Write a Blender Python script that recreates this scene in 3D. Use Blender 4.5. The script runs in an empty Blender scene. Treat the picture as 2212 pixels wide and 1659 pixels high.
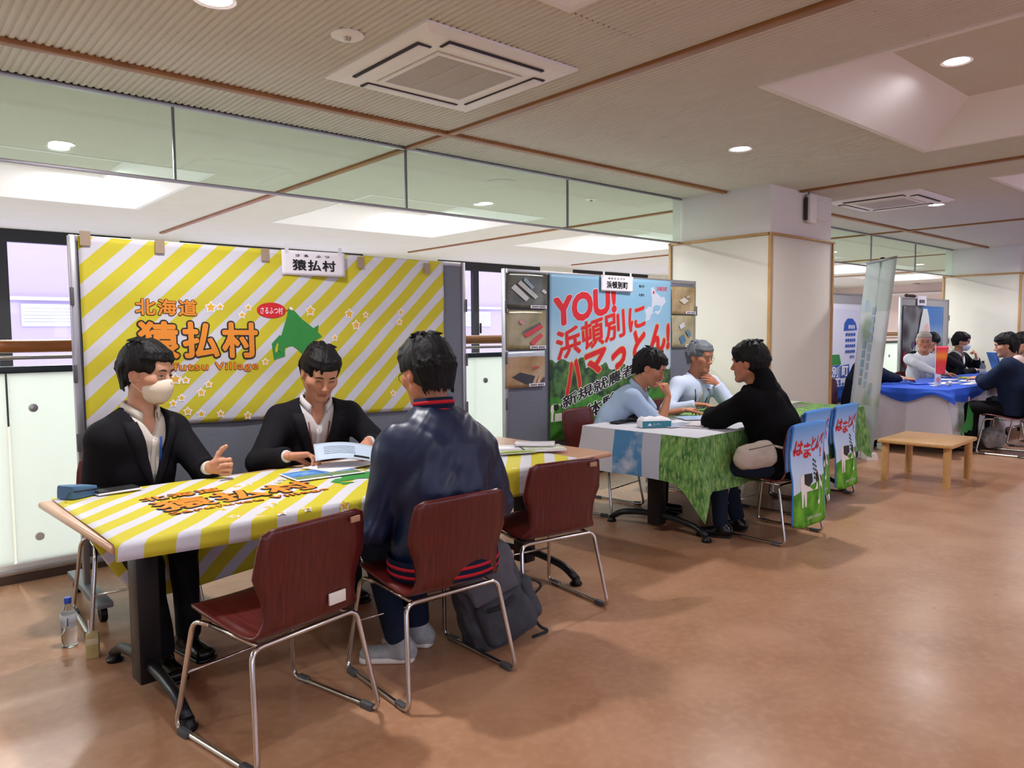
import bpy, bmesh, math, random
import numpy as np
from mathutils import Vector, Matrix

# ------------------------------------------------------------------ camera, world, exposure
scene = bpy.context.scene
COL = scene.collection
cam_d = bpy.data.cameras.new('camera')
cam = bpy.data.objects.new('camera', cam_d)
COL.objects.link(cam)
cam_d.sensor_width = 36.0
cam_d.lens = 1612.0 / 2212.0 * 36.0
cam_d.clip_end = 200
cam.matrix_world = Matrix(((0.75167716, 0.05037679, -0.65760446, 0.0),
                           (-0.65949039, 0.04631468, -0.75028487, 0.0),
                           (-0.0073402, 0.99765582, 0.0680367, 1.35),
                           (0, 0, 0, 1)))
scene.camera = cam
vs = scene.view_settings
vs.view_transform = 'Standard'; vs.look = 'None'; vs.exposure = 0.4; vs.gamma = 1.0
vs.use_curve_mapping = False
world = bpy.data.worlds.new('sky'); scene.world = world
world.use_nodes = True
wbg = world.node_tree.nodes['Background']
wbg.inputs[0].default_value = (0.72, 0.74, 0.98, 1); wbg.inputs[1].default_value = 3.3
LAMP_NEAR, LAMP_COFFER_NEAR, LAMP_FAR = 23.5, 8.0, 44.0     # watts of the ceiling downlights

# ------------------------------------------------------------------ helpers
PI = math.pi
rng = random.Random(7)
def srgb(h):
    if isinstance(h, str):
        h = h.lstrip('#'); c = [int(h[i:i+2], 16)/255 for i in (0, 2, 4)]
    else: c = [v/255 for v in h]
    return tuple((v/12.92 if v <= .04045 else ((v+.055)/1.055)**2.4) for v in c)
MATS = {}
def nt(m): return m.node_tree.nodes, m.node_tree.links
def mat(name, col, rough=.6, metal=0, spec=.5, noise=None, bump=None, coat=0, sheen=0, sss=0, alpha=1, trans=0, ior=1.45, emit=None, vary=0):
    """noise=(scale, amount) darkens/lightens the colour; bump=(scale, strength[, stretch xyz])"""
    if name in MATS: return MATS[name]
    m = bpy.data.materials.new(name); m.use_nodes = True; MATS[name] = m
    N, L = nt(m); b = N['Principled BSDF']
    c = srgb(col) if not (isinstance(col, tuple) and max(col) <= 1.0) else col
    b.inputs['Base Color'].default_value = (*c, 1)
    b.inputs['Roughness'].default_value = rough; b.inputs['Metallic'].default_value = metal
    b.inputs['Specular IOR Level'].default_value = spec
    b.inputs['Coat Weight'].default_value = coat
    b.inputs['Sheen Weight'].default_value = sheen
    b.inputs['Transmission Weight'].default_value = trans; b.inputs['IOR'].default_value = ior
    b.inputs['Alpha'].default_value = alpha
    if sss:
        b.inputs['Subsurface Weight'].default_value = sss
        b.inputs['Subsurface Radius'].default_value = (.012, .005, .003)
    if emit:
        b.inputs['Emission Color'].default_value = (*srgb(emit[0]), 1); b.inputs['Emission Strength'].default_value = emit[1]
    if noise or bump:
        tc = N.new('ShaderNodeTexCoord')
    if noise:
        nz = N.new('ShaderNodeTexNoise'); nz.inputs['Scale'].default_value = noise[0]; nz.inputs['Detail'].default_value = 5
        if len(noise) > 2:
            mp = N.new('ShaderNodeMapping'); mp.inputs['Scale'].default_value = noise[2]
            L.new(tc.outputs['Object'], mp.inputs[0]); L.new(mp.outputs[0], nz.inputs['Vector'])
        else: L.new(tc.outputs['Object'], nz.inputs['Vector'])
        rp = N.new('ShaderNodeValToRGB'); a = noise[1]
        rp.color_ramp.elements[0].position = .3; rp.color_ramp.elements[1].position = .7
        rp.color_ramp.elements[0].color = (*[v*(1-a) for v in c], 1); rp.color_ramp.elements[1].color = (*[min(1, v*(1+a)) for v in c], 1)
        L.new(nz.outputs['Fac'], rp.inputs[0]); L.new(rp.outputs[0], b.inputs['Base Color'])
    if bump:
        nb = N.new('ShaderNodeTexNoise'); nb.inputs['Scale'].default_value = bump[0]; nb.inputs['Detail'].default_value = 4
        mp = N.new('ShaderNodeMapping')
        if len(bump) > 2: mp.inputs['Scale'].default_value = bump[2]
        L.new(tc.outputs['Object'], mp.inputs[0]); L.new(mp.outputs[0], nb.inputs['Vector'])
        bp = N.new('ShaderNodeBump'); bp.inputs['Strength'].default_value = bump[1]; bp.inputs['Distance'].default_value = .01
        L.new(nb.outputs['Fac'], bp.inputs['Height']); L.new(bp.outputs[0], b.inputs['Normal'])
    return m

class G:
    """a little node-graph helper for custom procedural materials"""
    def __init__(s, name, rough=.6, spec=.4):
        s.m = bpy.data.materials.new(name); s.m.use_nodes = True; MATS[name] = s.m
        s.N, s.L = nt(s.m); s.b = s.N['Principled BSDF']
        s.b.inputs['Roughness'].default_value = rough; s.b.inputs['Specular IOR Level'].default_value = spec
        s.tc = s.N.new('ShaderNodeTexCoord'); s.sp = s.N.new('ShaderNodeSeparateXYZ'); s.L.new(s.tc.outputs['Object'], s.sp.inputs[0])
        s.X, s.Y, s.Z = s.sp.outputs
    def v(s, x): return x
    def lk(s, a, inp):
        if isinstance(a, (int, float)): inp.default_value = a
        elif isinstance(a, tuple): inp.default_value = (*a, 1) if len(a) == 3 else a
        else: s.L.new(a, inp)
    def math(s, op, a, b=0.0, c=0.0):
        n = s.N.new('ShaderNodeMath'); n.operation = op
        s.lk(a, n.inputs[0]); s.lk(b, n.inputs[1]); s.lk(c, n.inputs[2]); return n.outputs[0]
    def mix(s, f, a, b):
        n = s.N.new('ShaderNodeMix'); n.data_type = 'RGBA'
        s.lk(f, n.inputs[0]); s.lk(a, n.inputs[6]); s.lk(b, n.inputs[7]); return n.outputs[2]
    def noise(s, scale, detail=4, vec=None, stretch=None):
        n = s.N.new('ShaderNodeTexNoise'); n.inputs['Scale'].default_value = scale; n.inputs['Detail'].default_value = detail
        src = vec or s.tc.outputs['Object']
        if stretch:
            mp = s.N.new('ShaderNodeMapping'); mp.inputs['Scale'].default_value = stretch; s.L.new(src, mp.inputs[0]); src = mp.outputs[0]
        s.L.new(src, n.inputs['Vector']); return n.outputs['Fac']
    def vor(s, scale, stretch=None):
        n = s.N.new('ShaderNodeTexVoronoi'); n.inputs['Scale'].default_value = scale
        src = s.tc.outputs['Object']
        if stretch:
            mp = s.N.new('ShaderNodeMapping'); mp.inputs['Scale'].default_value = stretch; s.L.new(src, mp.inputs[0]); src = mp.outputs[0]
        s.L.new(src, n.inputs['Vector']); return n.outputs['Distance']
    def ramp(s, f, stops):
        n = s.N.new('ShaderNodeValToRGB'); e = n.color_ramp.elements
        while len(e) < len(stops): e.new(.5)
        for k, (p, c) in enumerate(stops): e[k].position = p; e[k].color = (*c, 1)
        s.lk(f, n.inputs[0]); return n.outputs[0]
    def step(s, a, b): return s.math('GREATER_THAN', a, b)
    def col(s, c): s.lk(c, s.b.inputs['Base Color']); return s
    def bump(s, h, strength=.3, dist=.01):
        n = s.N.new('ShaderNodeBump'); n.inputs['Strength'].default_value = strength; n.inputs['Distance'].default_value = dist
        s.L.new(h, n.inputs['Height']); s.L.new(n.outputs[0], s.b.inputs['Normal']); return s

class MB:
    """collects quads, boxes, tubes, lathes ... into one mesh"""
    def __init__(s): s.v = []; s.f = []
    def add(s, v, f):
        o = len(s.v); s.v += [tuple(p) for p in v]; s.f += [tuple(i+o for i in q) for q in f]; return s
    def box(s, lo, hi, r=0.0, seg=2):
        bm = bmesh.new(); bmesh.ops.create_cube(bm, size=1)
        c = [(a+b)/2 for a, b in zip(lo, hi)]; d = [b-a for a, b in zip(lo, hi)]
        for p in bm.verts: p.co = Vector([c[i]+p.co[i]*d[i] for i in range(3)])
        if r: bmesh.ops.bevel(bm, geom=list(bm.edges), offset=r, segments=seg, affect='EDGES', profile=.5)
        bm.verts.index_update(); s.add([p.co[:] for p in bm.verts], [[p.index for p in f.verts] for f in bm.faces]); bm.free(); return s
    def tube(s, pts, r, n=10, fil=0.0, closed=False, caps=True, rz=None):
        pts = [Vector(p) for p in pts]
        if fil: pts = fillet(pts, fil, closed)
        m = len(pts); rr = r if isinstance(r, (list, tuple)) else [r]*m
        if len(rr) != m: rr = [rr[0]+(rr[-1]-rr[0])*i/(m-1) for i in range(m)]
        tang = []
        for i in range(m):
            a = pts[(i-1) % m] if (closed or i) else pts[i]; b = pts[(i+1) % m] if (closed or i < m-1) else pts[i]
            tang.append((b-a).normalized())
        u = tang[0].orthogonal().normalized(); vs_, fs = [], []
        for i in range(m):
            t = tang[i]; u = (u-t*u.dot(t)).normalized(); w = t.cross(u)
            for k in range(n):
                a = 2*PI*k/n; vs_.append(pts[i]+(u*math.cos(a)+w*math.sin(a))*rr[i])
        last = m if closed else m-1
        for i in range(last):
            for k in range(n):
                a, b = i*n+k, i*n+(k+1) % n; c, d = ((i+1) % m)*n+(k+1) % n, ((i+1) % m)*n+k
                fs.append((a, b, c, d))
        if caps and not closed: fs.append(tuple(range(n))[::-1]); fs.append(tuple((m-1)*n+k for k in range(n)))
        return s.add(vs_, fs)
    def lathe(s, prof, c=(0, 0, 0), n=24, axis='z'):
        vs_, fs = [], []; m = len(prof)
        for r, z in prof:
            for k in range(n):
                a = 2*PI*k/n; p = (r*math.cos(a), r*math.sin(a), z)
                if axis == 'y': p = (p[0], p[2], p[1])
                if axis == 'x': p = (p[2], p[0], p[1])
                vs_.append((c[0]+p[0], c[1]+p[1], c[2]+p[2]))
        for i in range(m-1):
            for k in range(n): fs.append((i*n+k, i*n+(k+1) % n, (i+1)*n+(k+1) % n, (i+1)*n+k))
        fs.append(tuple(range(n))[::-1]); fs.append(tuple((m-1)*n+k for k in range(n)))
        return s.add(vs_, fs)
    def prism(s, outline, t, fn):
        """outline of (a,b); fn(a,b,d) -> xyz, extruded d=0..t"""
        n = len(outline); vs_ = [fn(a, b, 0) for a, b in outline]+[fn(a, b, t) for a, b in outline]
        fs = [tuple(range(n)), tuple(range(2*n-1, n-1, -1))]+[(i, n+i, n+(i+1) % n, (i+1) % n) for i in range(n)]
        return s.add(vs_, fs)
    def grid(s, nu, nv, fn, t=0.0):
        """fn(u,v)-> xyz over 0..1; t>0 gives a second skin shifted along fn normal (thickness)"""
        P = [[Vector(fn(i/nu, j/nv)) for j in range(nv+1)] for i in range(nu+1)]
        idx = lambda i, j: i*(nv+1)+j
        vs_ = [p for row in P for p in row]; fs = [(idx(i, j), idx(i+1, j), idx(i+1, j+1), idx(i, j+1)) for i in range(nu) for j in range(nv)]
        if t:
            o = len(vs_); back = []
            for i in range(nu+1):
                for j in range(nv+1):
                    a = P[min(i+1, nu)][j]-P[max(i-1, 0)][j]; b = P[i][min(j+1, nv)]-P[i][max(j-1, 0)]
                    back.append(P[i][j]-a.cross(b).normalized()*t)
            vs_ += back; fs += [tuple(o+k for k in q)[::-1] for q in fs]
            for i in range(nu): fs += [(idx(i, 0), o+idx(i, 0), o+idx(i+1, 0), idx(i+1, 0)), (idx(i+1, nv), o+idx(i+1, nv), o+idx(i, nv), idx(i, nv))]
            for j in range(nv): fs += [(idx(0, j+1), o+idx(0, j+1), o+idx(0, j), idx(0, j)), (idx(nu, j), o+idx(nu, j), o+idx(nu, j+1), idx(nu, j+1))]
        return s.add(vs_, fs)
    def make(s, name, m, parent=None, smooth=None, loc=None, rz=0, world=False): return mk(name, s.v, s.f, m, parent, smooth, loc, rz, world)
def fillet(pts, r, closed=False, n=5):
    out = []; m = len(pts)
    for i, p in enumerate(pts):
        if not closed and i in (0, m-1): out.append(p); continue
        a, b = pts[(i-1) % m], pts[(i+1) % m]; da, db = (a-p), (b-p)
        d = min(r, da.length*.45, db.length*.45); p0 = p+da.normalized()*d; p1 = p+db.normalized()*d
        for k in range(n+1):
            t = k/n; out.append(p0*(1-t)**2+p*2*t*(1-t)+p1*t*t)
    return out
def mesh_of(name, v, f):
    me = bpy.data.meshes.new(name); me.from_pydata([tuple(map(float, p)) for p in v], [], [tuple(map(int, q)) for q in f]); me.update(); return me
def mk(name, v, f, m, parent=None, smooth=None, loc=None, rz=0, world=False):
    if world and parent is not None:
        w = parent.location; v = [(p[0]-w[0], p[1]-w[1], p[2]-w[2]) for p in v]
    if world and parent is None and loc is not None:
        v = [(p[0]-loc[0], p[1]-loc[1], p[2]-loc[2]) for p in v]
    return link(name, mesh_of(name, v, f), m, parent, smooth, loc if parent is None or not world else None, rz)
def link(name, me, m=None, parent=None, smooth=None, loc=None, rz=0):
    o = bpy.data.objects.new(name, me); COL.objects.link(o)
    if m is not None and not me.materials: me.materials.append(m)
    if smooth is None: smooth = 40
    if smooth is True: me.shade_smooth()
    elif smooth:
        me.shade_smooth()
        me.set_sharp_from_angle(angle=math.radians(smooth))
    if parent is not None: o.parent = parent
    if loc is not None: o.location = loc
    if rz: o.rotation_euler = (0, 0, rz)
    return o
def empty(name, loc=(0, 0, 0), rz=0, parent=None):
    o = bpy.data.objects.new(name, None); COL.objects.link(o); o.location = loc; o.rotation_euler = (0, 0, rz); o.empty_display_size = .1
    if parent is not None: o.parent = parent
    return o
def tag(o, label=None, cat=None, group=None, kind=None):
    if label: o['label'] = label
    if cat: o['category'] = cat
    if group: o['group'] = group
    if kind: o['kind'] = kind
    return o
def dup(o, parent=None, **kw):
    c = o.copy(); COL.objects.link(c); c.parent = parent
    for k in list(c.keys()):
        if k in ('label', 'group') and k in kw: c[k] = kw[k]
    for ch in list(o.children): dup(ch, c)
    return c
# lettering -------------------------------------------------------
_tc = {}
def text_geo(s, bold=0.0, spacing=1.0):
    """bold lettering: the glyphs thickened by overlapping shifted copies"""
    key = (s, bold, spacing)
    if key in _tc: return _tc[key]
    v, f = text_base(s, spacing)
    if bold > 0 and len(v):
        n = 8 if bold < .05 else 12; vs_, fs = [v], list(f)
        for i in range(n):
            a = 2*PI*i/n; fs += [tuple(k+len(v)*(i+1) for k in q) for q in f]; vs_.append(v+np.array((math.cos(a)*bold, math.sin(a)*bold, i+1)))
        v, f = np.concatenate(vs_), fs
    _tc[key] = (v, f); return v, f
def text_base(s, spacing=1.0):
    """flat triangulated lettering of height ~1, left aligned, in xy"""
    key = (s, spacing)
    if key in _tc: return _tc[key]
    cu = bpy.data.curves.new('lettering', 'FONT'); cu.body = s; cu.size = 1.0; cu.space_character = spacing
    cu.resolution_u = 3; cu.fill_mode = 'BOTH'
    o = bpy.data.objects.new('lettering', cu); COL.objects.link(o)
    dg = bpy.context.evaluated_depsgraph_get(); me = bpy.data.meshes.new_from_object(o.evaluated_get(dg))
    v = np.array([p.co[:] for p in me.vertices]).reshape(-1, 3); f = [tuple(p.vertices) for p in me.polygons]
    bpy.data.objects.remove(o); bpy.data.curves.remove(cu); bpy.data.meshes.remove(me)
    _tc[key] = (v, f); return v, f
def text(name, s, m, parent, fn, box, bold=0.0, spacing=1.0, d=.0, world=False, ref=None, step=.00022):
    """lettering fitted into box=(x0,z0,x1,z1) of a surface; fn(a,b,d)->xyz. ref: fit box computed from bold 0 of same string"""
    v, f = text_geo(s, bold, spacing)
    rv = text_geo(s, ref if ref is not None else bold, spacing)[0]
    if len(rv) == 0: return None
    x0, x1, y0, y1 = rv[:, 0].min(), rv[:, 0].max(), rv[:, 1].min(), rv[:, 1].max()
    sx = (box[2]-box[0])/max(x1-x0, 1e-6); sy = (box[3]-box[1])/max(y1-y0, 1e-6)
    pts = [fn(box[0]+(p[0]-x0)*sx, box[1]+(p[1]-y0)*sy, d+p[2]*step) for p in v]
    return mk(name, pts, f, m, parent, False, None, 0, world)
def poly(name, pts, m, parent, fn, d=0, world=False):
    v = [fn(a, b, d) for a, b in pts]
    bm = bmesh.new(); vs_ = [bm.verts.new(p) for p in v]; bm.faces.new(vs_); bmesh.ops.triangulate(bm, faces=bm.faces[:]); bm.verts.index_update()
    o = mk(name, [p.co[:] for p in bm.verts], [[p.index for p in q.verts] for q in bm.faces], m, parent, False, None, 0, world); bm.free(); return o
def star(cx, cy, r, n=5, k=.45, a0=PI/2):
    return [(cx+(r if i % 2 == 0 else r*k)*math.cos(a0+i*PI/n), cy+(r if i % 2 == 0 else r*k)*math.sin(a0+i*PI/n)) for i in range(2*n)]
def ellipse(cx, cy, a, b, n=28): return [(cx+a*math.cos(2*PI*i/n), cy+b*math.sin(2*PI*i/n)) for i in range(n)]
# ------------------------------------------------------------------ materials of the room
g = G('vinyl_floor', rough=.3, spec=.3)
fm_ = g.N.new('ShaderNodeMapping'); fm_.inputs['Location'].default_value = (3.17, 1.71, .437); g.L.new(g.tc.outputs['Object'], fm_.inputs[0]); FV = fm_.outputs[0]
n1 = g.noise(3.0, 8, FV); n2 = g.noise(28.0, 6, FV); n3 = g.noise(.7, 2, FV)
c = g.mix(g.ramp(n1, [(.35, (0, 0, 0)), (.68, (1, 1, 1))]), srgb('a67a5b'), srgb('bc9274'))
c = g.mix(g.math('MULTIPLY', g.ramp(n2, [(.45, (0, 0, 0)), (.75, (1, 1, 1))]), .35), c, srgb('cda482'))
c = g.mix(g.math('MULTIPLY', n3, .3), c, srgb('9b7155'))
g.col(c)
g.L.new(g.ramp(g.noise(2.2, 5, FV), [(.3, (.27,)*3), (.7, (.34,)*3)]), g.b.inputs['Roughness'])
FLOOR = g.m
g = G('rock_wool_ceiling', rough=.9, spec=.1)
sp = g.step(g.noise(60, 2), .73)
g.col(g.mix(g.math('MULTIPLY', sp, .5), g.mix(g.noise(4, 4), srgb('d4d0c8'), srgb('cbc6bd')), srgb('6d5c48'))); g.bump(g.noise(90, 5), .25, .006)
CEIL = g.m
WHITE_PLASTER = mat('white_plaster', 'e6e3e2', .8, bump=(40, .05))
COL_WHITE = mat('column_white', 'dfdcd8', .75, bump=(60, .04))
COL_CREAM = mat('column_cream', 'dad6c9', .75, noise=(1.2, .03), bump=(60, .04))
WOOD_TRIM = mat('ceiling_trim_wood', '946234', .45, noise=(6, .15, (1, 1, 1)))
RAIL_WOOD = mat('handrail_wood', 'a5672f', .35, noise=(5, .2, (.3, 3, 3)))
ALU = mat('aluminium', 'a9a8ab', .4, .8)
STEEL = mat('brushed_steel', 'b5b0a8', .3, .9)
BLACK_FRAME = mat('black_window_frame', '1b1a1f', .5)
PLASTIC_WHITE = mat('white_plastic', 'eae6e4', .45)
GRILLE = mat('grille_plastic', 'cbc6c0', .6)
DARK_SLOT = mat('dark_slot', '37333a', .7)
PINK_WALL = mat('pink_wall', 'd9c3bd', .8)
KERB = mat('kerb_brown', '4c3a30', .5)
def schlick(g, f0):
    lw = g.N.new('ShaderNodeLayerWeight'); lw.inputs[0].default_value = .5
    return g.math('ADD', f0, g.math('MULTIPLY', g.math('POWER', lw.outputs['Facing'], 5.0), 1-f0))
g = G('pane_glass', rough=.02)
N, L = g.N, g.L; L.remove(g.b.outputs[0].links[0])
gl = N.new('ShaderNodeBsdfGlossy'); gl.inputs['Roughness'].default_value = .03; gl.inputs['Color'].default_value = (.9, 1, .95, 1)
tr = N.new('ShaderNodeBsdfTransparent'); tr.inputs['Color'].default_value = (.86, .93, .87, 1)
mx = N.new('ShaderNodeMixShader'); fr = schlick(g, .04)
L.new(fr, mx.inputs[0]); L.new(tr.outputs[0], mx.inputs[1]); L.new(gl.outputs[0], mx.inputs[2]); L.new(mx.outputs[0], N['Material Output'].inputs[0])
GLASS = g.m
g = G('window_glass', rough=.02); N, L = g.N, g.L; L.remove(g.b.outputs[0].links[0])
gl = N.new('ShaderNodeBsdfGlossy'); gl.inputs['Roughness'].default_value = .03
tr = N.new('ShaderNodeBsdfTransparent'); tr.inputs['Color'].default_value = (.95, .95, .98, 1)
mx = N.new('ShaderNodeMixShader'); fr = schlick(g, .02)
L.new(fr, mx.inputs[0]); L.new(tr.outputs[0], mx.inputs[1]); L.new(gl.outputs[0], mx.inputs[2]); L.new(mx.outputs[0], N['Material Output'].inputs[0])
WGLASS = g.m
g = G('frosted_panel', rough=.3); N, L = g.N, g.L; L.remove(g.b.outputs[0].links[0])
tl = N.new('ShaderNodeBsdfTranslucent'); tl.inputs[0].default_value = (.93, .97, .92, 1)
df = N.new('ShaderNodeBsdfDiffuse'); df.inputs[0].default_value = (.88, .92, .87, 1)
gl = N.new('ShaderNodeBsdfGlossy'); gl.inputs['Roughness'].default_value = .12
mx = N.new('ShaderNodeMixShader'); mx.inputs[0].default_value = .35; L.new(tl.outputs[0], mx.inputs[1]); L.new(df.outputs[0], mx.inputs[2])
m2 = N.new('ShaderNodeMixShader'); m2.inputs[0].default_value = .04; L.new(mx.outputs[0], m2.inputs[1]); L.new(gl.outputs[0], m2.inputs[2])
L.new(m2.outputs[0], N['Material Output'].inputs[0])
FROST = g.m
LENS = mat('lamp_lens', 'ffffff', .5, emit=('fff6ff', 14.0))
LENS_FAR = mat('lamp_lens_bright', 'ffffff', .5, emit=('f4fbff', 30.0))

def struct(name, mb, m, parent=None, smooth=None):
    o = mb.make(name, m, parent, smooth)
    if parent is None: tag(o, kind='structure')
    return o
ZC = 2.72
X0, X1, Y0 = -6.0, 24.0, -5.5
# ------------------------------------------------------------------ floor, walls
struct('floor', MB().box((X0, Y0, -.25), (X1, 4.98, 0)), FLOOR)
struct('floor_lower', MB().box((X0, 4.98, -3.3), (X1, 11.6, -3.1)), mat('lower_floor', 'd9d5cc', .5))
struct('wall_slab', MB().box((X0, 4.98, -3.1), (X1, 5.02, -.26)), WHITE_PLASTER)
fill_windows = [(-5, -2.2), (-1.2, 1.6), (2.6, 5.4), (6.4, 9.2), (10.2, 13.0), (14, 16.8), (17.8, 20.6)]      # unseen windows added to the back wall to let in fill daylight
bm2 = MB().box((X0, Y0-.1, 0), (X1, Y0, .8)).box((X0, Y0-.1, 2.5), (X1, Y0, 3.4)); prev = X0
for a_, b_ in fill_windows: bm2.box((prev, Y0-.1, .8), (a_, Y0, 2.5)); prev = b_
bm2.box((prev, Y0-.1, .8), (X1, Y0, 2.5)); struct('wall_back', bm2, COL_CREAM)
for k, (a_, b_) in enumerate(fill_windows):
    w = empty('window_%d' % (k+11), ((a_+b_)/2, Y0-.05, .8)); tag(w, kind='structure'); hw_ = (b_-a_)/2  # added window behind the camera, brightens the room with sky light
    fm = MB()
    for x in (-hw_, -.04, hw_-.08): fm.box((x, -.03, 0), (x+.08, .03, 1.7))
    fm.box((-hw_, -.03, 0), (hw_, .03, .07)).box((-hw_, -.03, 1.63), (hw_, .03, 1.7)); fm.make('window_frame', BLACK_FRAME, w)
    for x0_, x1_ in ((-hw_+.08, -.04), (.04, hw_-.08)): MB().box((x0_, -.004, .07), (x1_, .004, 1.63)).make('pane', WGLASS, w)
struct('wall_left', MB().box((X0-.1, Y0, -3.2), (X0, 11.6, 3.4)), COL_CREAM)
wr = MB().box((X1, Y0, -3.2), (X1+.1, 11.6, 3.4)); struct('wall_right', wr, PINK_WALL)
struct('trim_1', MB().box((X1-.06, 4.9, 2.42), (X1, 11.4, 2.47)), WHITE_PLASTER)
# far wall with windows (y = 11.4)
bays = [(-5.2, -1.2), (-.6, 2.95), (3.6, 6.62), (8.18, 10.8), (11.77, 14.36), (15.2, 18.0), (18.8, 22.0)]
wm = MB(); prev = X0
for a, b in bays:
    wm.box((prev, 11.4, -3.2), (a, 11.6, 2.94)); prev = b
    wm.box((a, 11.4, -3.2), (b, 11.6, .2))
wm.box((prev, 11.4, -3.2), (X1, 11.6, 2.94))
for a, b in bays: wm.box((a, 11.4, 2.73), (b, 11.6, 2.94))
struct('wall_far', wm, COL_CREAM)
for k, (a, b) in enumerate(bays):
    w = empty('window_%d' % (k+1), ((a+b)/2, 11.45, .2)); tag(w, kind='structure')
    fm = MB(); h0, h1 = .0, 2.53
    fm.box((a-(a+b)/2, -.04, h1-.17), (b-(a+b)/2, .06, h1)); fm.box((a-(a+b)/2, -.04, h0), (b-(a+b)/2, .06, h0+.08))
    n = max(2, round((b-a)/1.3)); xs = [a+(b-a)*i/n for i in range(n+1)]
    if k == 1: xs = [-.6, .45, 1.43, 2.95-.55, 2.95]
    if k == 3: xs = [8.18, 9.1, 10.05, 10.8]
    for x in xs: fm.box((x-.07-(a+b)/2, -.03, h0), (x+.07-(a+b)/2, .05, h1-.15))
    fm.make('window_frame', BLACK_FRAME, w)
    for i in range(len(xs)-1):
        MB().box((xs[i]+.07-(a+b)/2, .0, h0+.08), (xs[i+1]-.07-(a+b)/2, .008, h1-.17)).make('pane', WGLASS, w)
    MB().box((xs[1]+.075-(a+b)/2, -.07, 1.15), (xs[1]+.1-(a+b)/2, -.03, 1.35), .004).make('window_handle', BLACK_FRAME, w)
# building seen outside
ob = empty('neighbour_building', (6, 17.0, -4)); tag(ob, 'pale lavender building outside behind the black window frames', 'building')
EXT = mat('neighbour_facade', 'b4a8c0', .8); EXT2 = mat('neighbour_band', 'c4bdd2', .8); BLIND = mat('white_blinds', 'd2d3dc', .7)
MB().box((-14, 0, 0), (20, .5, 9.2)).make('wall', EXT, ob)
MB().box((-14, -.06, 6.05), (20, 0, 6.12)).make('ledge', EXT2, ob)
for i in range(14):
    x = -12+i*2.1
    wn = MB().box((x, -.03, 5.55), (x+1.15, -.005, 5.98)).make('window', BLIND, ob)
    sm = MB()
    for j in range(6): sm.box((x+.03, -.045, 5.58+j*.065), (x+1.12, -.031, 5.62+j*.065))
    sm.make('blind_slats', BLIND, wn)
# ------------------------------------------------------------------ ceiling with ribbed panels and coffers
ceil_o = empty('ceiling', (0, 0, ZC)); tag(ceil_o, kind='structure')
RP, RD = .036, .007
def ribbed(x0, x1, y0, y1):
    m = MB(); n = max(1, round((x1-x0)/RP)); p = (x1-x0)/n; xs = []
    for i in range(n):
        xs += [(x0+i*p, RD), (x0+i*p+.12*p, 0), (x0+i*p+.62*p, 0), (x0+i*p+.74*p, RD)]
    xs.append((x1, RD)); v = []
    for x, z in xs: v += [(x, y0, z), (x, y1, z)]
    m.add(v, [(2*i, 2*i+1, 2*i+3, 2*i+2) for i in range(len(xs)-1)]); m.make('ceiling_panel', CEIL, ceil_o, False)
def plain(x0, x1, y0, y1): MB().add([(x0, y0, 0), (x0, y1, 0), (x1, y1, 0), (x1, y0, 0)], [(0, 1, 2, 3)]).make('ceiling_panel', CEIL, ceil_o, False)
def coffer(x0, x1, y0, y1, dz=.23, ins=.44):
    m = MB(); o = [(x0, y0, 0), (x1, y0, 0), (x1, y1, 0), (x0, y1, 0)]; t = .04
    lip = [(x0+t, y0+t, -.004), (x1-t, y0+t, -.004), (x1-t, y1-t, -.004), (x0+t, y1-t, -.004)]
    o2 = [(p[0], p[1], -.004) for p in o]
    i_ = [(x0+ins, y0+ins, dz), (x1-ins, y0+ins, dz), (x1-ins, y1-ins, dz), (x0+ins, y1-ins, dz)]
    m.add([(p[0], p[1], .02) for p in o]+o2, [(k, (k+1) % 4, 4+(k+1) % 4, 4+k) for k in range(4)])
    m.add(o2+lip+i_, [(k, (k+1) % 4, 4+(k+1) % 4, 4+k) for k in range(4)]+[(4+k, 4+(k+1) % 4, 8+(k+1) % 4, 8+k) for k in range(4)])
    m.make('coffer_sides', WHITE_PLASTER, ceil_o, False)
    MB().add(i_, [(0, 1, 2, 3)]).make('coffer_top', CEIL, ceil_o, False)
mods = [-8.58+3.9*k for k in range(9)]
def rect(fn, x0, x1, y0, y1):
    x0, x1 = max(x0, X0), min(x1, X1)
    if x1 > x0: fn(x0, x1, y0, y1)
lights = []          # (x, y, z, far)
for xm in mods:
    c0 = xm+1.95; near = -5 < xm < 12
    fn = ribbed if near else plain
    rect(fn, xm, xm+3.9, 4.2, 4.7); rect(fn, xm, xm+3.9, 2.31, 4.2)
    rect(fn, xm, c0-1.2, -.07, 2.31); rect(fn, c0+1.2, xm+3.9, -.07, 2.31)
    rect(plain if not near else fn, xm, xm+3.9, Y0, -.07)
    rect(plain, xm, xm+3.9, 4.74, 6.49); rect(plain, xm, xm+3.9, 8.85, 11.4)
    rect(plain, xm, c0-1.2, 6.49, 8.85); rect(plain, c0+1.2, xm+3.9, 6.49, 8.85)
    if X0 < c0 < X1:
        if c0-1.2 > X0:
            coffer(c0-1.2, c0+1.2, -.07, 2.31); coffer(c0-1.2, c0+1.2, 6.49, 8.85)
        lights += [(c0, 3.16, ZC, 0), (c0-.05, 1.68, ZC+.23, 1), (c0, 6.18, ZC, 2), (c0+.57, 8.2, ZC+.23, 2), (c0-.55, 7.2, ZC+.23, 2)]
        if xm < 9: lights += [(c0, -1.2, ZC, 0)]
# roof slab above
struct('ceiling_slab', MB().box((X0, Y0, 3.2), (X1, 11.6, 3.35)), WHITE_PLASTER)
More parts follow.
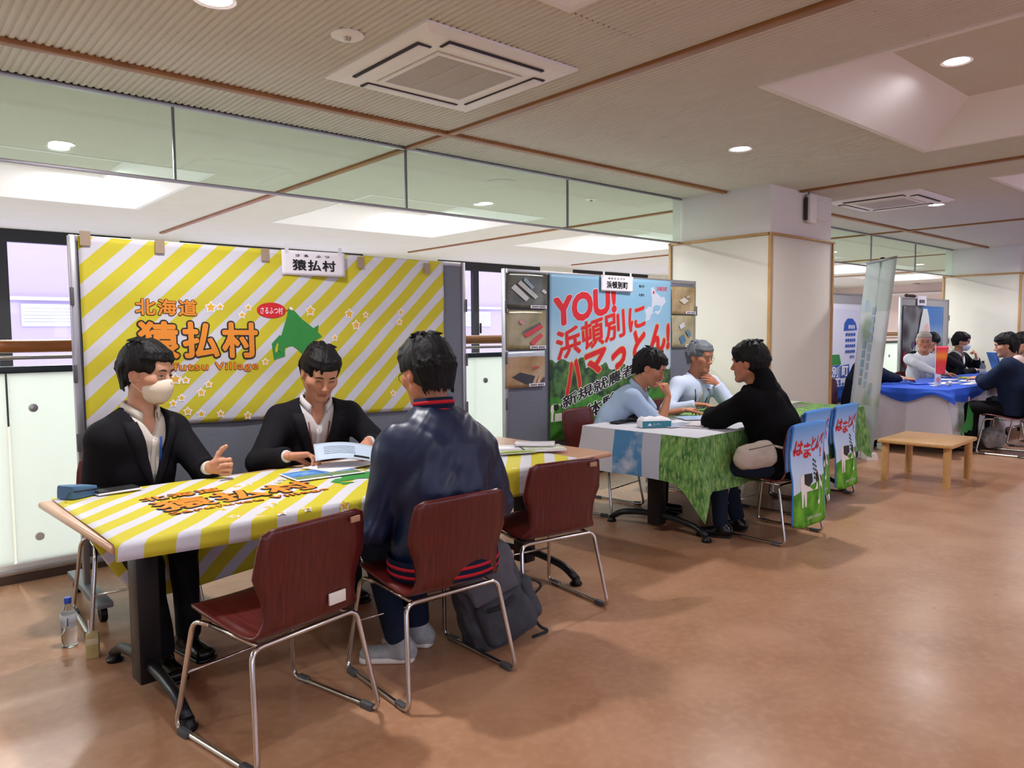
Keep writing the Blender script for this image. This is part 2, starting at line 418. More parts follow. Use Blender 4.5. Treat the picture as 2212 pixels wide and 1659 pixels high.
# wooden cover strips on the ceiling
tn = 2
for xm in mods[1:8]:
    if X0 < xm < X1:
        for (ya, yb) in ((Y0, 4.69), (4.75, 10.6)):
            if 6.4 < xm < 7.7 and yb < 5: yb = 3.7
            if 14.1 < xm < 15.4 and yb < 5: yb = 3.7
            struct('trim_%d' % tn, MB().box((xm-.028, ya, ZC-.02), (xm+.028, yb, ZC+.004), .003), WOOD_TRIM); tn += 1
for a, b in ((X0, 6.47), (7.7, 14.2), (15.4, X1)):
    struct('trim_%d' % tn, MB().box((a, 4.172, ZC-.022), (b, 4.228, ZC+.004), .003), WOOD_TRIM); tn += 1
# ------------------------------------------------------------------ columns
def column(cx, n):
    o = empty('wall_column_%d' % n, (cx, 4.27, 0)); tag(o, kind='structure')
    a, d = .615, .57
    MB().box((-a, -d, 0), (a, d, 2.255), .004).make('lower_cladding', COL_CREAM, o)
    MB().box((-a+.012, -d+.012, 2.25), (a-.012, d-.012, ZC+.1), .004).make('upper_shaft', COL_WHITE, o)
    w = mat('column_trim_wood', 'b28a55', .5, noise=(6, .12))
    for sx in (-1, 1):
        for sy in (-1, 1): MB().box((sx*a-.016, sy*d-.016, 0), (sx*a+.016, sy*d+.016, 2.256), .003).make('corner_trim', w, o)
    m = MB().box((-a-.02, -d-.02, 2.25), (a+.02, -d+.016, 2.275), .003).box((-a-.02, d-.016, 2.25), (a+.02, d+.02, 2.275), .003)
    m.box((-a-.02, -d, 2.25), (-a+.016, d, 2.275), .003).box((a-.016, -d, 2.25), (a+.02, d, 2.275), .003).make('ledge_trim', w, o)
    return o
c1 = column(7.085, 1); column(14.8, 2)
# ------------------------------------------------------------------ glass smoke barrier under the ceiling
def barrier(x0, xs, x1, n):
    o = empty('glass_barrier', (x0, 4.72, 2.27)); tag(o, ['clear glass smoke barrier hanging from the ceiling left of the wide column', 'clear glass smoke barrier hanging between the two columns'][n], 'glass barrier')
    MB().box((0, -.012, .43), (x1-x0, .012, .452), .003).make('top_rail', ALU, o)
    MB().box((0, -.01, -.012), (x1-x0, .01, .008), .003).make('bottom_rail', ALU, o)
    e = [x0]+xs+[x1]
    for a, b in zip(e[:-1], e[1:]): MB().box((a-x0+.003, -.004, .006), (b-x0-.003, .004, .432)).make('pane', GLASS, o)
    for x in xs: MB().box((x-x0-.007, -.008, .006), (x-x0+.007, .008, .432)).make('joint_strip', mat('joint_grey', '77797c', .4, .6), o)
barrier(-5.4, [-3.5, -1.85, -.18, 1.478, 3.11, 4.807], 6.47, 0)
barrier(7.7, [9.35, 11.0, 12.6], 14.2, 1)
# ------------------------------------------------------------------ balustrade
def balustrade(x0, x1, n):
    o = empty('balustrade', (x0, 4.87, 0)); W = x1-x0
    tag(o, ['frosted glass balustrade with wooden handrail behind the first two booths', 'frosted glass balustrade behind the blue booth past the wide column'][n], 'balustrade')
    MB().box((0, -.06, 0), (W, .08, .045)).make('kerb', KERB, o)
    MB().box((0, -.03, .045), (W, .03, .1), .004).make('bottom_rail', mat('white_rail', 'e9e6de', .4), o)
    MB().box((0, -.055, .045), (W, -.032, .07), .003).make('track', STEEL, o)
    p0 = .56 if n == 0 else 0
    e = [0]+[x for x in [3.843+1.62*i-x0 for i in range(-7, 8)] if 0.3 < x < W-.3]+[W]
    for a, b in zip(e[:-1], e[1:]):
        p = MB().box((a+.006, -.008, .1), (b-.006, .008, 1.15)).make('frosted_pane', FROST, o)
        for x in (a+.118, b-.118):
            for z in (.23, .955):
                MB().lathe([(.0, -.02), (.022, -.018), (.024, -.008)], (x, 0, z), 16, 'y').make('bolt_cap', STEEL if z > .5 else MATS['white_rail'], p)
    MB().box((0, -.02, 1.15), (W, .02, 1.188), .003).make('top_channel', mat('dark_teal_trim', '2f3a3e', .4), o)
    MB().tube([(0, -.01, 1.235), (W, -.01, 1.235)], .011).make('steel_rail', STEEL, o, True)
    MB().tube([(0, -.01, 1.298), (W, -.01, 1.298)], .036, 16).make('handrail', RAIL_WOOD, o, True)
    x = .8
    while x < W: MB().box((x-.012, -.02, 1.185), (x+.012, .0, 1.275), .002).make('bracket', STEEL, o); x += 1.62
balustrade(-5.9, 6.46, 0); balustrade(7.71, 14.18, 1)
# ------------------------------------------------------------------ ceiling fittings
def lamp(p, name, e, col, spread, size=.13):
    d = bpy.data.lights.new(name, 'AREA'); d.shape = 'DISK'; d.size = size; d.energy = e; d.color = col
    l = bpy.data.objects.new(name, d); COL.objects.link(l); d.spread = math.radians(spread); l.parent = p; l.location = (0, 0, -.012)
RING = MB().lathe([(.068, .0), (.085, -.006), (.088, .0), (.088, .004)], (0, 0, 0), 28); LNS = MB().lathe([(0.001, -.001), (.068, -.001)], (0, 0, 0), 28)
rmesh, lmesh, lmesh2 = mesh_of('ring', RING.v, RING.f), mesh_of('lens', LNS.v, LNS.f), mesh_of('lens', LNS.v, LNS.f)
def dl_label(x, y, f):
    i = round((x-1.17)/3.9)
    nm = {-2: 'far behind the viewer', -1: 'left of the view', 0: 'above the yellow booth', 1: 'above the sky-blue poster booth', 2: 'past the wide column', 3: 'toward the second column', 4: 'beyond the second column', 5: 'near the end wall'}.get(i, 'far along the hall')
    if y < 0: return 'ceiling downlight behind the viewer, '+nm.replace('above', 'in line with')
    return {0: 'round recessed downlight in the ribbed ceiling ', 1: 'round downlight inside the coffer over the aisle, ', 2: 'bright downlight behind the glass barrier at y%.0f, ' % y}[f].replace(' at y6', ' on the flat ceiling').replace(' at y8', ' in the far coffer corner').replace(' at y7', ' in the far coffer middle')+nm
for x, y, z, f in lights:
    o = empty('downlight', (x, y, z)); tag(o, dl_label(x, y, f), 'downlight', 'ceiling downlights')
    link('trim_ring', rmesh, PLASTIC_WHITE, o); link('lens', lmesh2 if f == 2 else lmesh, LENS_FAR if f == 2 else LENS, o, False)
    lamp(o, 'lamp', [LAMP_NEAR, LAMP_COFFER_NEAR, LAMP_FAR][f], [(1, .97, .97), (1, .96, .99), (.95, 1, 1)][f], [158, 170, 180][f])
def cassette(x, y, label):
    o = empty('air_conditioner', (x, y, ZC)); tag(o, label, 'air conditioner', 'ceiling cassette air conditioners'); h = .475
    fm = MB()
    def prof(k, z): return [(-k, -k, z), (k, -k, z), (k, k, z), (-k, k, z)]
    rings = [prof(h, .0), prof(h, -.012), prof(h-.05, -.028), prof(.28, -.034), prof(.27, -.03)]
    v = [p for r in rings for p in r]; fm.add(v, [(4*i+k, 4*i+(k+1) % 4, 4*i+4+(k+1) % 4, 4*i+4+k) for i in range(4) for k in range(4)])
    fm.make('panel', PLASTIC_WHITE, o, False)
    for k in range(4):
        a = k*PI/2; ca, sa = math.cos(a), math.sin(a); R = lambda px, py, pz: (px*ca-py*sa, px*sa+py*ca, pz)
        s = MB().box((-.3, .325, -.036), (.3, .405, -.029)); s.v = [R(*p) for p in s.v]; sl = s.make('outlet_slot', DARK_SLOT, o)
        l = MB().box((-.29, .333, -.044), (.29, .392, -.036), .003); l.v = [R(*p) for p in l.v]; l.make('louver', PLASTIC_WHITE, sl)
    fr_ = MB()
    for a, b in (((-.27, -.27), (.27, -.245)), ((-.27, .245), (.27, .27)), ((-.27, -.245), (-.245, .245)), ((.245, -.245), (.27, .245))): fr_.box((a[0], a[1], -.04), (b[0], b[1], -.03), .002)
    gr = fr_.make('grille_frame', PLASTIC_WHITE, o)
    gm = MB().add([(-.245, -.245, -.031), (.245, -.245, -.031), (.245, .245, -.031), (-.245, .245, -.031)], [(0, 1, 2, 3)])
    for i in range(40): y_ = -.24+i*.48/39; gm.box((-.245, y_-.0038, -.036), (.245, y_+.0038, -.0312))
    for x_ in (-.08, .08): gm.box((x_-.003, -.245, -.039), (x_+.003, .245, -.031))
    gg = gm.make('grille', GRILLE, gr)
cassette(2.415, 3.235, 'white square ceiling air conditioner above the yellow booth'); cassette(8.27, 3.38, 'white square ceiling air conditioner just past the wide column')
def disc_fitting(name, x, y, r, label, cat, m=None, bead=True):
    o = empty(name, (x, y, ZC)); tag(o, label, cat)
    MB().lathe([(.001, -.012), (r*.8, -.011), (r, -.004), (r, .003)], (0, 0, 0), 24).make('cover', m or PLASTIC_WHITE, o)
    if bead: MB().lathe([(.001, -.03), (.012, -.028), (.016, -.018), (.02, -.01)], (0, 0, 0), 12).make('sensor', STEEL, o)
disc_fitting('sprinkler_cover', 1.765, 3.143, .075, 'small white round sprinkler cover beside the near air conditioner', 'sprinkler')
disc_fitting('ceiling_speaker', 4.475, 5.232, .13, 'grey round ceiling speaker behind the glass barrier', 'speaker', GRILLE, False)
disc_fitting('smoke_detector', 5.757, 5.312, .06, 'small white smoke detector behind the glass barrier near the column', 'smoke detector')
# wireless access point on the column
o = empty('access_point', (7.17, 3.688, 2.55)); tag(o, 'white wall-mounted wireless access point with antennas on the wide column', 'access point')
MB().box((-.07, -.05, -.14), (.07, .0, .14), .02).make('housing', PLASTIC_WHITE, o)
MB().box((-.09, -.02, -.11), (-.065, .01, .11), .005).make('mount', DARK_SLOT, o)
for k, (dz, ez) in enumerate(((.06, .12), (.0, .02), (-.06, -.1))): MB().tube([(.06, -.03, dz), (.28, -.03, ez)], .006, 8).make('antenna', PLASTIC_WHITE, o)
MB().tube([(-.03, -.01, .13), (-.02, .0, .17)], .004, 6).make('cable', DARK_SLOT, o)
# ------------------------------------------------------------------ materials of the furniture and prints
BOARD_GREY = mat('board_felt', '6f7480', .9, noise=(60, .06), bump=(200, .1))
BOARD_LIGHT = mat('board_felt_light', 'a9a8a6', .9, noise=(60, .05))
CHROME = mat('chrome', 'c9c7c4', .16, 1.0)
PLY = None
g = G('plywood_red', rough=.28, spec=.5)
n = g.noise(9, 5, stretch=(14, 1, 1.2)); g.col(g.mix(g.ramp(n, [(.3, (0, 0, 0)), (.75, (1, 1, 1))]), srgb('471616'), srgb('682420'))); PLY = g.m
RUBBER = mat('grey_rubber', '4b4d50', .6)
BLACK_METAL = mat('black_metal', '17171a', .35, .3)
DARK_BAR = mat('dark_bar', '2c2d30', .35, .6)
g = G('table_wood', rough=.3); n = g.noise(4, 5, stretch=(1, 14, 14)); g.col(g.mix(n, srgb('b98a66'), srgb('cda486'))); TABLEWOOD = g.m
g = G('low_table_wood', rough=.35); n = g.noise(4, 5, stretch=(1, 10, 10)); g.col(g.mix(n, srgb('b98a52'), srgb('cfa56d'))); LOWWOOD = g.m
PAPER = mat('white_paper', 'e9e7ef', .7)
INK = mat('black_ink', '15161a', .6)
TAPE = mat('kraft_tape', '9c8a74', .5)
ORANGE = mat('print_orange', 'e08a2a', .6); PRINT_BLACK = mat('print_black', '1d1a16', .6)
RED = mat('print_red', 'd0202a', .55); GREEN = mat('print_green', '2f8a3d', .6); STARC = mat('print_star', 'e6b33c', .6); PWHITE = mat('print_white', 'f0eff5', .6)
GOLD = mat('print_gold', 'cfae62', .6)
def stripe_mat(name, ax):
    g = G(name, rough=.65, spec=.25)
    A, B = (g.X, g.Z) if ax == 'xz' else (g.X, g.Y)
    t = g.math('FRACT', g.math('ADD', g.math('DIVIDE', g.math('SUBTRACT', A, g.math('MULTIPLY', B, 1.05)), .1765), 200.28))
    g.col(g.mix(g.step(t, .44), srgb('cccdd7'), srgb('c8be34'))); g.bump(g.noise(14, 3), .12, .02)
    return g.m
STRIPE = stripe_mat('stripe_cloth', 'xz'); STRIPE_H = stripe_mat('stripe_cloth_flat', 'xy')

# ------------------------------------------------------------------ display boards
def board(x0, x1, y, h, label, felt, z0=.22, foot=.66):
    o = empty('display_board', (x0, y, 0)); tag(o, label, 'display board'); W = x1-x0
    MB().box((.02, -.012, z0), (W-.02, .012, h-.015)).make('panel', felt, o)
    for x in (.0, W-.03):
        u = MB().box((x, -.022, .1), (x+.03, .022, h), .004).make('upright', ALU, o)
        for z in (1.5, 1.12, .78): MB().box((x+(-.006 if x < .1 else .026), -.034, z), (x+(.012 if x < .1 else .036), -.0225, z+.09), .004).make('clip', mat('clip_grey', '55565a', .5), u)
    MB().box((.03, -.016, h-.03), (W-.03, .016, h), .003).make('top_rail', ALU, o)
    MB().box((.03, -.016, z0-.015), (W-.03, .016, z0+.02), .003).make('bottom_rail', ALU, o)
    for x in (-.02, W-.05):
        f = MB().box((x, -foot*.56, .075), (x+.07, foot*.44, .105), .006).make('foot', mat('board_foot', '8d959b', .4, .5), o)
        for yy in (-foot*.56+.06, foot*.44-.06):
            MB().lathe([(.02, -.018), (.038, -.014), (.038, .014), (.02, .018)], (x+.035, yy, .038), 18, 'x').make('caster', BLACK_METAL, f)
            MB().box((x+.018, yy-.02, .045), (x+.052, yy+.02, .078), .004).make('caster_fork', RUBBER, f)
    return o
B1X, B1Y = .80, 4.2
board(B1X, 3.235, B1Y, 1.845, 'grey display board behind the yellow striped banner', BOARD_GREY)
board(3.6, 5.98, B1Y, 1.825, 'grey display board carrying the sky-blue poster and aerial photos', BOARD_GREY)
board(8.3, 10.45, 4.55, 1.845, 'pale grey board behind the white town banner past the column', BOARD_LIGHT, foot=.48)
board(11.63, 13.55, 4.55, 1.845, 'pale grey board carrying the berry poster behind the blue table', BOARD_LIGHT, foot=.48)

# banner 1 : striped
BX, BZ = .84, .885; BW, BH = 2.2, .955
bn = empty('banner', (BX, B1Y-.02, BZ)); tag(bn, 'yellow and white striped village banner taped to the grey board', 'banner')
fnb = lambda a, b, d: (a, -d, b)
def wavy(a, b, d): u, v = a/BW, b/BH; return (a, -.009-(d-.008)*.35-.004*math.sin(u*23+v*3)*math.sin(v*5+u*4)-.003*math.sin(v*19), b-.05*(1-v)*u)
MB().grid(90, 36, lambda u, v: wavy(u*BW, v*BH, 0), -.0012).make('cloth', STRIPE, bn, True)
def banner_print(parent, fn, s=1.0):
    """letters, map, stars of the village banner in its own (a,b) plane"""
    B = lambda x0, z0, x1, z1: (x0-BX, z0-BZ, x1-BX, z1-BZ)
    for (st_, bx, ob_, ib) in (('北海道', B(1.085, 1.46, 1.395, 1.545), .06, .028), ('猿払村', B(1.09, 1.232, 1.725, 1.43), .075, .035)):
        v = text('lettering_outline', st_, PRINT_BLACK, parent, fn, bx, ob_, 1.12, .0095, ref=ib)
        text('lettering', st_, ORANGE, parent, fn, bx, ib, 1.12, .0135)
    bx = B(1.098, 1.158, 1.722, 1.212)
    text('lettering_outline', 'Sarufutsu Village', mat('print_brown', '8a3f18', .6), parent, fn, bx, .055, 1.15, .0095, ref=.02)
    text('lettering', 'Sarufutsu Village', ORANGE, parent, fn, bx, .02, 1.15, .0135)
    mp = [(1.916, 1.516), (1.953, 1.501), (2.004, 1.452), (2.074, 1.402), (2.108, 1.422), (2.101, 1.38), (2.128, 1.352), (2.063, 1.321), (2.029, 1.291), (1.999, 1.248), (1.976, 1.27), (1.933, 1.298), (1.872, 1.286), (1.844, 1.3), (1.841, 1.278), (1.885, 1.239), (1.816, 1.219), (1.823, 1.259), (1.805, 1.311), (1.854, 1.359), (1.888, 1.356), (1.901, 1.394), (1.919, 1.427), (1.912, 1.481)]
    poly('island_map', [(a-BX, b-BZ) for a, b in mp], GREEN, parent, fn, .0105)
    poly('map_mark', ellipse(1.932-BX, 1.508-BZ, .012, .014, 10), PWHITE, parent, fn, .0115)
    poly('map_pointer', [(1.895-BX, 1.497-BZ), (1.935-BX, 1.503-BZ), (1.935-BX, 1.507-BZ), (1.895-BX, 1.503-BZ)], RED, parent, fn, .0125)
    el = poly('red_oval', ellipse(1.812-BX, 1.499-BZ, .088, .044), RED, parent, fn, .0115)
    text('lettering', 'さるふつ村', PWHITE, parent, fn, B(1.745, 1.478, 1.88, 1.518), .01, 1.0, .013)
    st = [(1.469, 1.508, 1), (1.519, 1.512, .6), (1.675, 1.512, .6), (1.639, 1.47, .6), (2.056, 1.502, 1), (2.314, 1.489, 1), (2.361, 1.423, 1), (2.211, 1.345, .6), (2.431, 1.485, .6), (2.682, 1.445, .7), (1.271, 1.125, 1), (1.323, 1.118, .6), (1.442, 1.092, .6), (1.401, 1.05, .7), (1.298, 1.024, .6), (1.254, .997, .6), (1.327, .951, .7), (1.397, .934, .7), (1.653, .912, .7), (1.766, 1.21, .6), (2.69, 1.506, .7), (2.08, 1.12, .7), (2.30, .93, .7), (2.62, 1.0, .6), (1.50, .93, .6)]
    for a, b, k in st:
        poly('star_halo', star(a-BX, b-BZ, .027*k+.008, 5, .6), PWHITE, parent, fn, .009)
        poly('star', star(a-BX, b-BZ, .027*k, 5, .5), STARC, parent, fn, .0102)
banner_print(bn, wavy)
for x, z, nm in ((.87, 1.84, 'top left corner of the'), (1.215, 1.825, 'second from the left along the top of the'), (1.782, 1.818, 'left of the name sheet on the'), (2.399, 1.808, 'right of the name sheet on the'), (2.901, 1.797, 'near the right end of the')):
    t = MB().grid(4, 4, lambda u, v: (-.024+u*.048, -.001*math.sin(u*6), -.045+v*.07), .001).make('tape_piece', TAPE, None, None, (x, B1Y-.036, z)); tag(t, 'brown tape piece '+nm+' striped banner', 'tape', 'tape pieces on the striped banner')
def name_sheet(x, y, z, w, h, word, ruby, label, sway=.01, tw=.7, th=.5):
    o = empty('name_sheet', (x, y, z)); tag(o, label, 'sign')
    f = lambda a, b, d: (a, -d-sway*math.sin(a/w*3), b)
    MB().grid(16, 8, lambda u, v: f(-w/2+u*w, -h/2+v*h, 0), .0008).make('sheet', PAPER, o, True)
    text('lettering', word, INK, o, f, (-w*tw/2, -h*th/2-.01, w*tw/2, h*th/2-.012), .028, 1.12, .0022)
    if ruby: text('ruby_lettering', ruby, INK, o, f, (-w*tw/2+.02, h*th/2+.004, w*tw/2-.04, h*th/2+.018), .02, 1.8, .0022)
    for sx in (-.42, .42): MB().grid(2, 2, lambda u, v: (w*sx-.012+u*.024, -.002-sway*math.sin(sx*3), h/2-.015+v*.045), .0006).make('clear_tape', mat('clear_tape', 'd9d9df', .3), o)
    return o
name_sheet(2.078, B1Y-.045, 1.772, .395, .145, '猿払村', 'さる ふつ', 'white name sheet reading three kanji hung on the yellow striped banner', .012, .68, .46)

# banner 2 : sky-blue poster
P2X, P2Z, P2W, P2H = 4.05, .5, 1.54, 1.31
g = G('poster_landscape', rough=.4, spec=.4)
n = g.noise(5, 7); hz = g.math('ADD', g.Z, g.math('MULTIPLY', g.math('SUBTRACT', n, .5), .3))
hz2 = g.math('ADD', hz, g.math('MULTIPLY', g.X, .085))
sky = g.ramp(g.math('ADD', g.Z, g.math('MULTIPLY', g.math('SUBTRACT', g.noise(2, 3), .5), .5)), [(.55, srgb('c3d2de')), (1.2, srgb('86b4d0'))])
tree = g.mix(g.ramp(g.noise(13, 8), [(.38, (0, 0, 0)), (.7, (1, 1, 1))]), srgb('1e3a22'), srgb('5d8a44'))
grass = g.mix(g.ramp(g.noise(12, 6), [(.3, (0, 0, 0)), (.7, (1, 1, 1))]), srgb('2c6a2a'), srgb('57a03c'))
c = g.mix(g.step(hz2, .64), tree, sky); c = g.mix(g.step(hz, .335), grass, c); g.col(c)
POSTER2 = g.m
pb = empty('poster_banner', (P2X, B1Y-.02, P2Z)); tag(pb, 'sky-blue farmland poster with big red slanted lettering on the second board', 'poster')
def fnp(a, b, d): u, v = a/P2W, b/P2H; return (a, -.007-(d-.008)*.3-.003*math.sin(u*17+v*2)*math.sin(v*7), b)
MB().grid(50, 40, lambda u, v: fnp(u*P2W, v*P2H, .004), -.0012).make('cloth', POSTER2, pb, True)
def slanted(parent, s, p0, dx, dz, h, sh, bold=.05, outline=GOLD, main=RED, ob_=.03, sp=1.0, dd=.009):
    """lettering whose baseline runs from p0 by (dx,dz), letter height h, vertical shear along z"""
    f = lambda a, b, d: fnp(p0[0]-P2X+a*dx+sh*b*h, p0[1]-P2Z+a*dz+b*h, d)
    text('lettering_outline', s, outline, parent, f, (0, 0, 1, 1), bold+ob_, sp, dd, ref=bold)
    text('lettering', s, main, parent, f, (0, 0, 1, 1), bold, sp, dd+.0032)
slanted(pb, 'YOU!', (4.10, 1.385), .74, .135, .235, -.05, .05, PWHITE, RED, .012)
slanted(pb, '浜頓別に', (4.13, 1.12), 1.10, .27, .235, -.08, .026, GOLD, RED, .014)
slanted(pb, 'ハ', (4.22, .84), .19, .07, .255, .0, .05)
slanted(pb, 'マ', (4.44, .97), .27, .07, .2, .0, .05)
slanted(pb, 'っ', (4.77, 1.01), .19, .06, .18, .0, .06)
slanted(pb, 'とん!', (5.05, 1.09), .52, .1, .27, .0, .05)
slanted(pb, '新規就農者募集!', (4.19, .74), 1.30, .37, .1, -.1, .022, PWHITE, PRINT_BLACK, .045)
slanted(pb, '体験実習生', (4.46, .63), 1.0, .28, .12, -.1, .022, PWHITE, PRINT_BLACK, .045)
mp = [(5.295, 1.735), (5.33, 1.748), (5.37, 1.70), (5.44, 1.66), (5.49, 1.665), (5.51, 1.62), (5.46, 1.585), (5.43, 1.53), (5.40, 1.505), (5.35, 1.525), (5.30, 1.505), (5.255, 1.52), (5.25, 1.49), (5.285, 1.46), (5.225, 1.445), (5.235, 1.50), (5.215, 1.54), (5.27, 1.575), (5.31, 1.57), (5.315, 1.64)]
poly('island_map', [(a-P2X, b-P2Z) for a, b in mp], mat('print_pale', 'c7cedd', .6), pb, fnp, .009)
poly('map_mark', ellipse(5.335-P2X, 1.70-P2Z, .013, .015, 12), RED, pb, fnp, .0105)
for s_, b_, m_ in (('浜頓別町', (5.375, 1.715, 5.535, 1.755), RED), ('稚内市', (5.13, 1.735, 5.205, 1.76), INK), ('札幌市', (5.13, 1.66, 5.205, 1.685), INK)): text('lettering', s_, m_, pb, fnp, (b_[0]-P2X, b_[1]-P2Z, b_[2]-P2X, b_[3]-P2Z), .02, 1, .009)
def cow_print(parent, fn, cx, cz, s, d, flip=1):
    """a plain photographic-style cow: white body, dark patches, legs"""
    W_ = mat('print_cow_white', 'e9e4dc', .6); K_ = mat('print_cow_dark', '23211f', .6)
    q = lambda pts: [(cx+flip*a*s, cz+b*s) for a, b in pts]
    poly('cow_body', q([(-.5, .1), (-.46, .34), (-.3, .42), (.2, .4), (.4, .44), (.52, .3), (.62, .02), (.56, -.06), (.46, .05), (.4, .02), (.36, -.4), (.28, -.4), (.26, -.02), (-.2, -.04), (-.24, -.4), (-.32, -.4), (-.33, -.05), (-.42, -.4), (-.48, -.4), (-.46, 0)]), W_, parent, fn, d)
    for pts in ([(-.3, .4), (0, .4), (.02, .2), (-.12, .08), (-.3, .16)], [(.15, .39), (.32, .4), (.36, .2), (.2, .15)], [(.46, .32), (.53, .28), (.58, .1), (.5, .16)]): poly('cow_patch', q(pts), K_, parent, fn, d+.0012)
cow_print(pb, fnp, .09, .22, .17, .009); cow_print(pb, fnp, .36, .12, .13, .009, -1)
name_sheet(4.82, B1Y-.05, 1.757, .395, .13, '浜頓別町', 'はまとんべつ', 'white name sheet reading four kanji on the sky-blue poster', .004, .66, .48)
# aerial photographs
def photo(x0, z0, x1, z1, y, cols, roofs, label, tilt=0):
    o = empty('aerial_photo', (x0, y, z0)); tag(o, label, 'photo', 'aerial farm photos on the second board')
    g = G('photo_print_'+label[:18].replace(' ', '_')+str(x0)[:3], rough=.25, spec=.5)
    a = g.ramp(g.noise(5, 6), [(.3, srgb(cols[0])), (.5, srgb(cols[1])), (.72, srgb(cols[2]))]); sk = g.step(g.math('ADD', g.Z, g.math('MULTIPLY', g.noise(9, 3), .02)), (z1-z0)*cols[3])
    g.col(g.mix(sk, a, srgb('b8c0cc'))); W, H = x1-x0, z1-z0
    MB().grid(10, 8, lambda u, v: (u*W, -.002-.003*math.sin(u*5+v*4), v*H), .0008).make('print', g.m, o, True)
    for pts, c_ in roofs: poly('printed_roof', [(a_*W, b_*H) for a_, b_ in pts], mat('photo_'+c_, c_, .4), o, fnb, .0085)
    cp = MB().box((W*.58, -.0095, .005), (W*.99, -.0075, .028)).make('caption_strip', PAPER, o)
    text('caption_lettering', '▪▪▪▪ ▪▪▪▪', INK, cp, fnb, (W*.62, .011, W*.95, .022), .01, 1, .0105)
photo(3.61, 1.532, 4.02, 1.805, B1Y-.022, ('3c3f36', '55574b', '6d6f63', 2), [([(.1, .55), (.2, .66), (.55, .3), (.47, .2)], 'c9cac8'), ([(.26, .68), (.34, .77), (.78, .35), (.7, .27)], 'b9bbb9'), ([(.4, .78), (.45, .86), (.68, .6), (.62, .54)], '8ea2b0'), ([(.85, .5), (.92, .56), (1, .48), (.96, .42)], 'c9cac8')], 'grey aerial photo of long pale barns, top left of the second board')
photo(3.605, 1.225, 4.01, 1.522, B1Y-.022, ('6f6a48', '9c9168', 'b3a88c', 2), [([(.42, .38), (.5, .3), (.92, .56), (.86, .66)], 'c8404a'), ([(.58, .18), (.66, .08), (.92, .34), (.86, .42)], 'cf4a50'), ([(.38, .4), (.42, .46), (.85, .7), (.86, .66)], '5b5f70'), ([(.3, .7), (.36, .76), (.46, .68), (.4, .62)], 'c78a90')], 'aerial photo of a farm with red roofs, middle of the left photo column')
photo(3.592, .938, 3.998, 1.215, B1Y-.022, ('8a6a48', 'ac8c66', 'c0a890', .88), [([(.16, .3), (.36, .42), (.74, .3), (.66, .08), (.5, .1)], '3f3d44'), ([(.78, .12), (.86, .34), (.9, .34), (.84, .1)], 'c9b08c'), ([(.9, .1), (.95, .26), (.99, .24), (.97, .1)], '4a4648'), ([(.7, .56), (.84, .58), (.84, .52), (.7, .5)], 'b8504a')], 'brown aerial photo with a dark roofed barn, lowest of the left photo column')
photo(5.6, 1.512, 5.965, 1.765, B1Y-.022, ('7c6a48', 'a48c62', 'c2b08a', 2), [([(.3, .5), (.5, .62), (.7, .5), (.5, .36)], 'cfc8ba'), ([(.6, .66), (.75, .7), (.72, .6), (.6, .58)], 'b9b1a4')], 'brown aerial photo of bare fields, right of the sky-blue poster')
photo(5.605, 1.205, 5.955, 1.502, B1Y-.022, ('8c8460', 'a79c78', 'bdb498', 2), [([(.3, .3), (.5, .42), (.62, .2), (.42, .08)], '4d7796'), ([(.58, .5), (.7, .56), (.84, .4), (.72, .33)], '55809c'), ([(.3, .7), (.5, .8), (.56, .66), (.36, .56)], 'cdd2d6')], 'aerial photo with blue barn roofs, right of the sky-blue poster')

# third booth boards : town banner and berry poster
TBX = 8.55
g = G('town_banner_cloth', rough=.6); g.col(g.mix(g.step(g.Z, .2), srgb('1f4fb0'), srgb('d9dbe8'))); TBM = g.m
tb = empty('town_banner', (TBX, 4.525, .42)); tag(tb, 'white and blue town banner beside the wide column', 'banner')
MB().grid(20, 16, lambda u, v: (u*1.78, -.004-.005*math.sin(u*14), v*1.28), .0015).make('cloth', TBM, tb, True)
BLUE = mat('print_blue', '2456b4', .6)
poly('blue_cap', [(1.22, .93), (1.24, 1.03), (1.32, 1.09), (1.46, 1.09), (1.56, 1.03), (1.6, .94)], BLUE, tb, fnb, .011)
text('lettering', '▪▪▪▪', PWHITE, tb, fnb, (1.34, .955, 1.52, 1.005), .03, 1, .0125)
for k, s_ in enumerate(('▪▪▪▪', '▪▪▪▪▪', '▪▪▪▪▪', '▪▪▪▪▪▪', '町')): text('lettering', s_, BLUE, tb, fnb, ((1.28 if k < 4 else 1.42), .86-k*.075, 1.55, .9-k*.075), .02, 1, .011)
poly('grass_strip', [(.62, .47), (.66, .62), (1.1, .62), (1.16, .49)], GREEN, tb, fnb, .011)
for k, ch in enumerate('中頓別町'):
    x = .30+k*.28; t = poly('letter_tile', [(x, .31), (x, .47), (x+.25, .485), (x+.26, .32)], BLUE, tb, fnb, .011)
    text('lettering', ch, PWHITE, t, fnb, (x+.03, .325, x+.22, .465), .03, 1, .0125)
for k, s_ in enumerate(('▪▪▪▪▪▪▪▪▪', '▪▪▪▪▪▪▪▪▪▪▪', '▪▪▪▪▪▪▪▪▪▪')): text('lettering', s_, BLUE, tb, fnb, (.3, .255-k*.05, 1.15, .285-k*.05) if k < 1 else (.3, .255-k*.05+.01, 1.25, .285-k*.05+.01), .02, 1, .011)
name_sheet(9.12, 4.51, 1.765, .40, .15, '中頓別町', None, 'white name sheet on the pale board beside the wide column', .003, .62, .42)
g = G('berry_poster', rough=.4)
v_ = g.math('ADD', g.Z, g.math('MULTIPLY', g.noise(3, 2), .25))
right = g.ramp(v_, [(.3, srgb('5f8a3a')), (.62, srgb('3d4a55')), (.78, srgb('7f9cb8')), (1.05, srgb('2f6fb4'))])
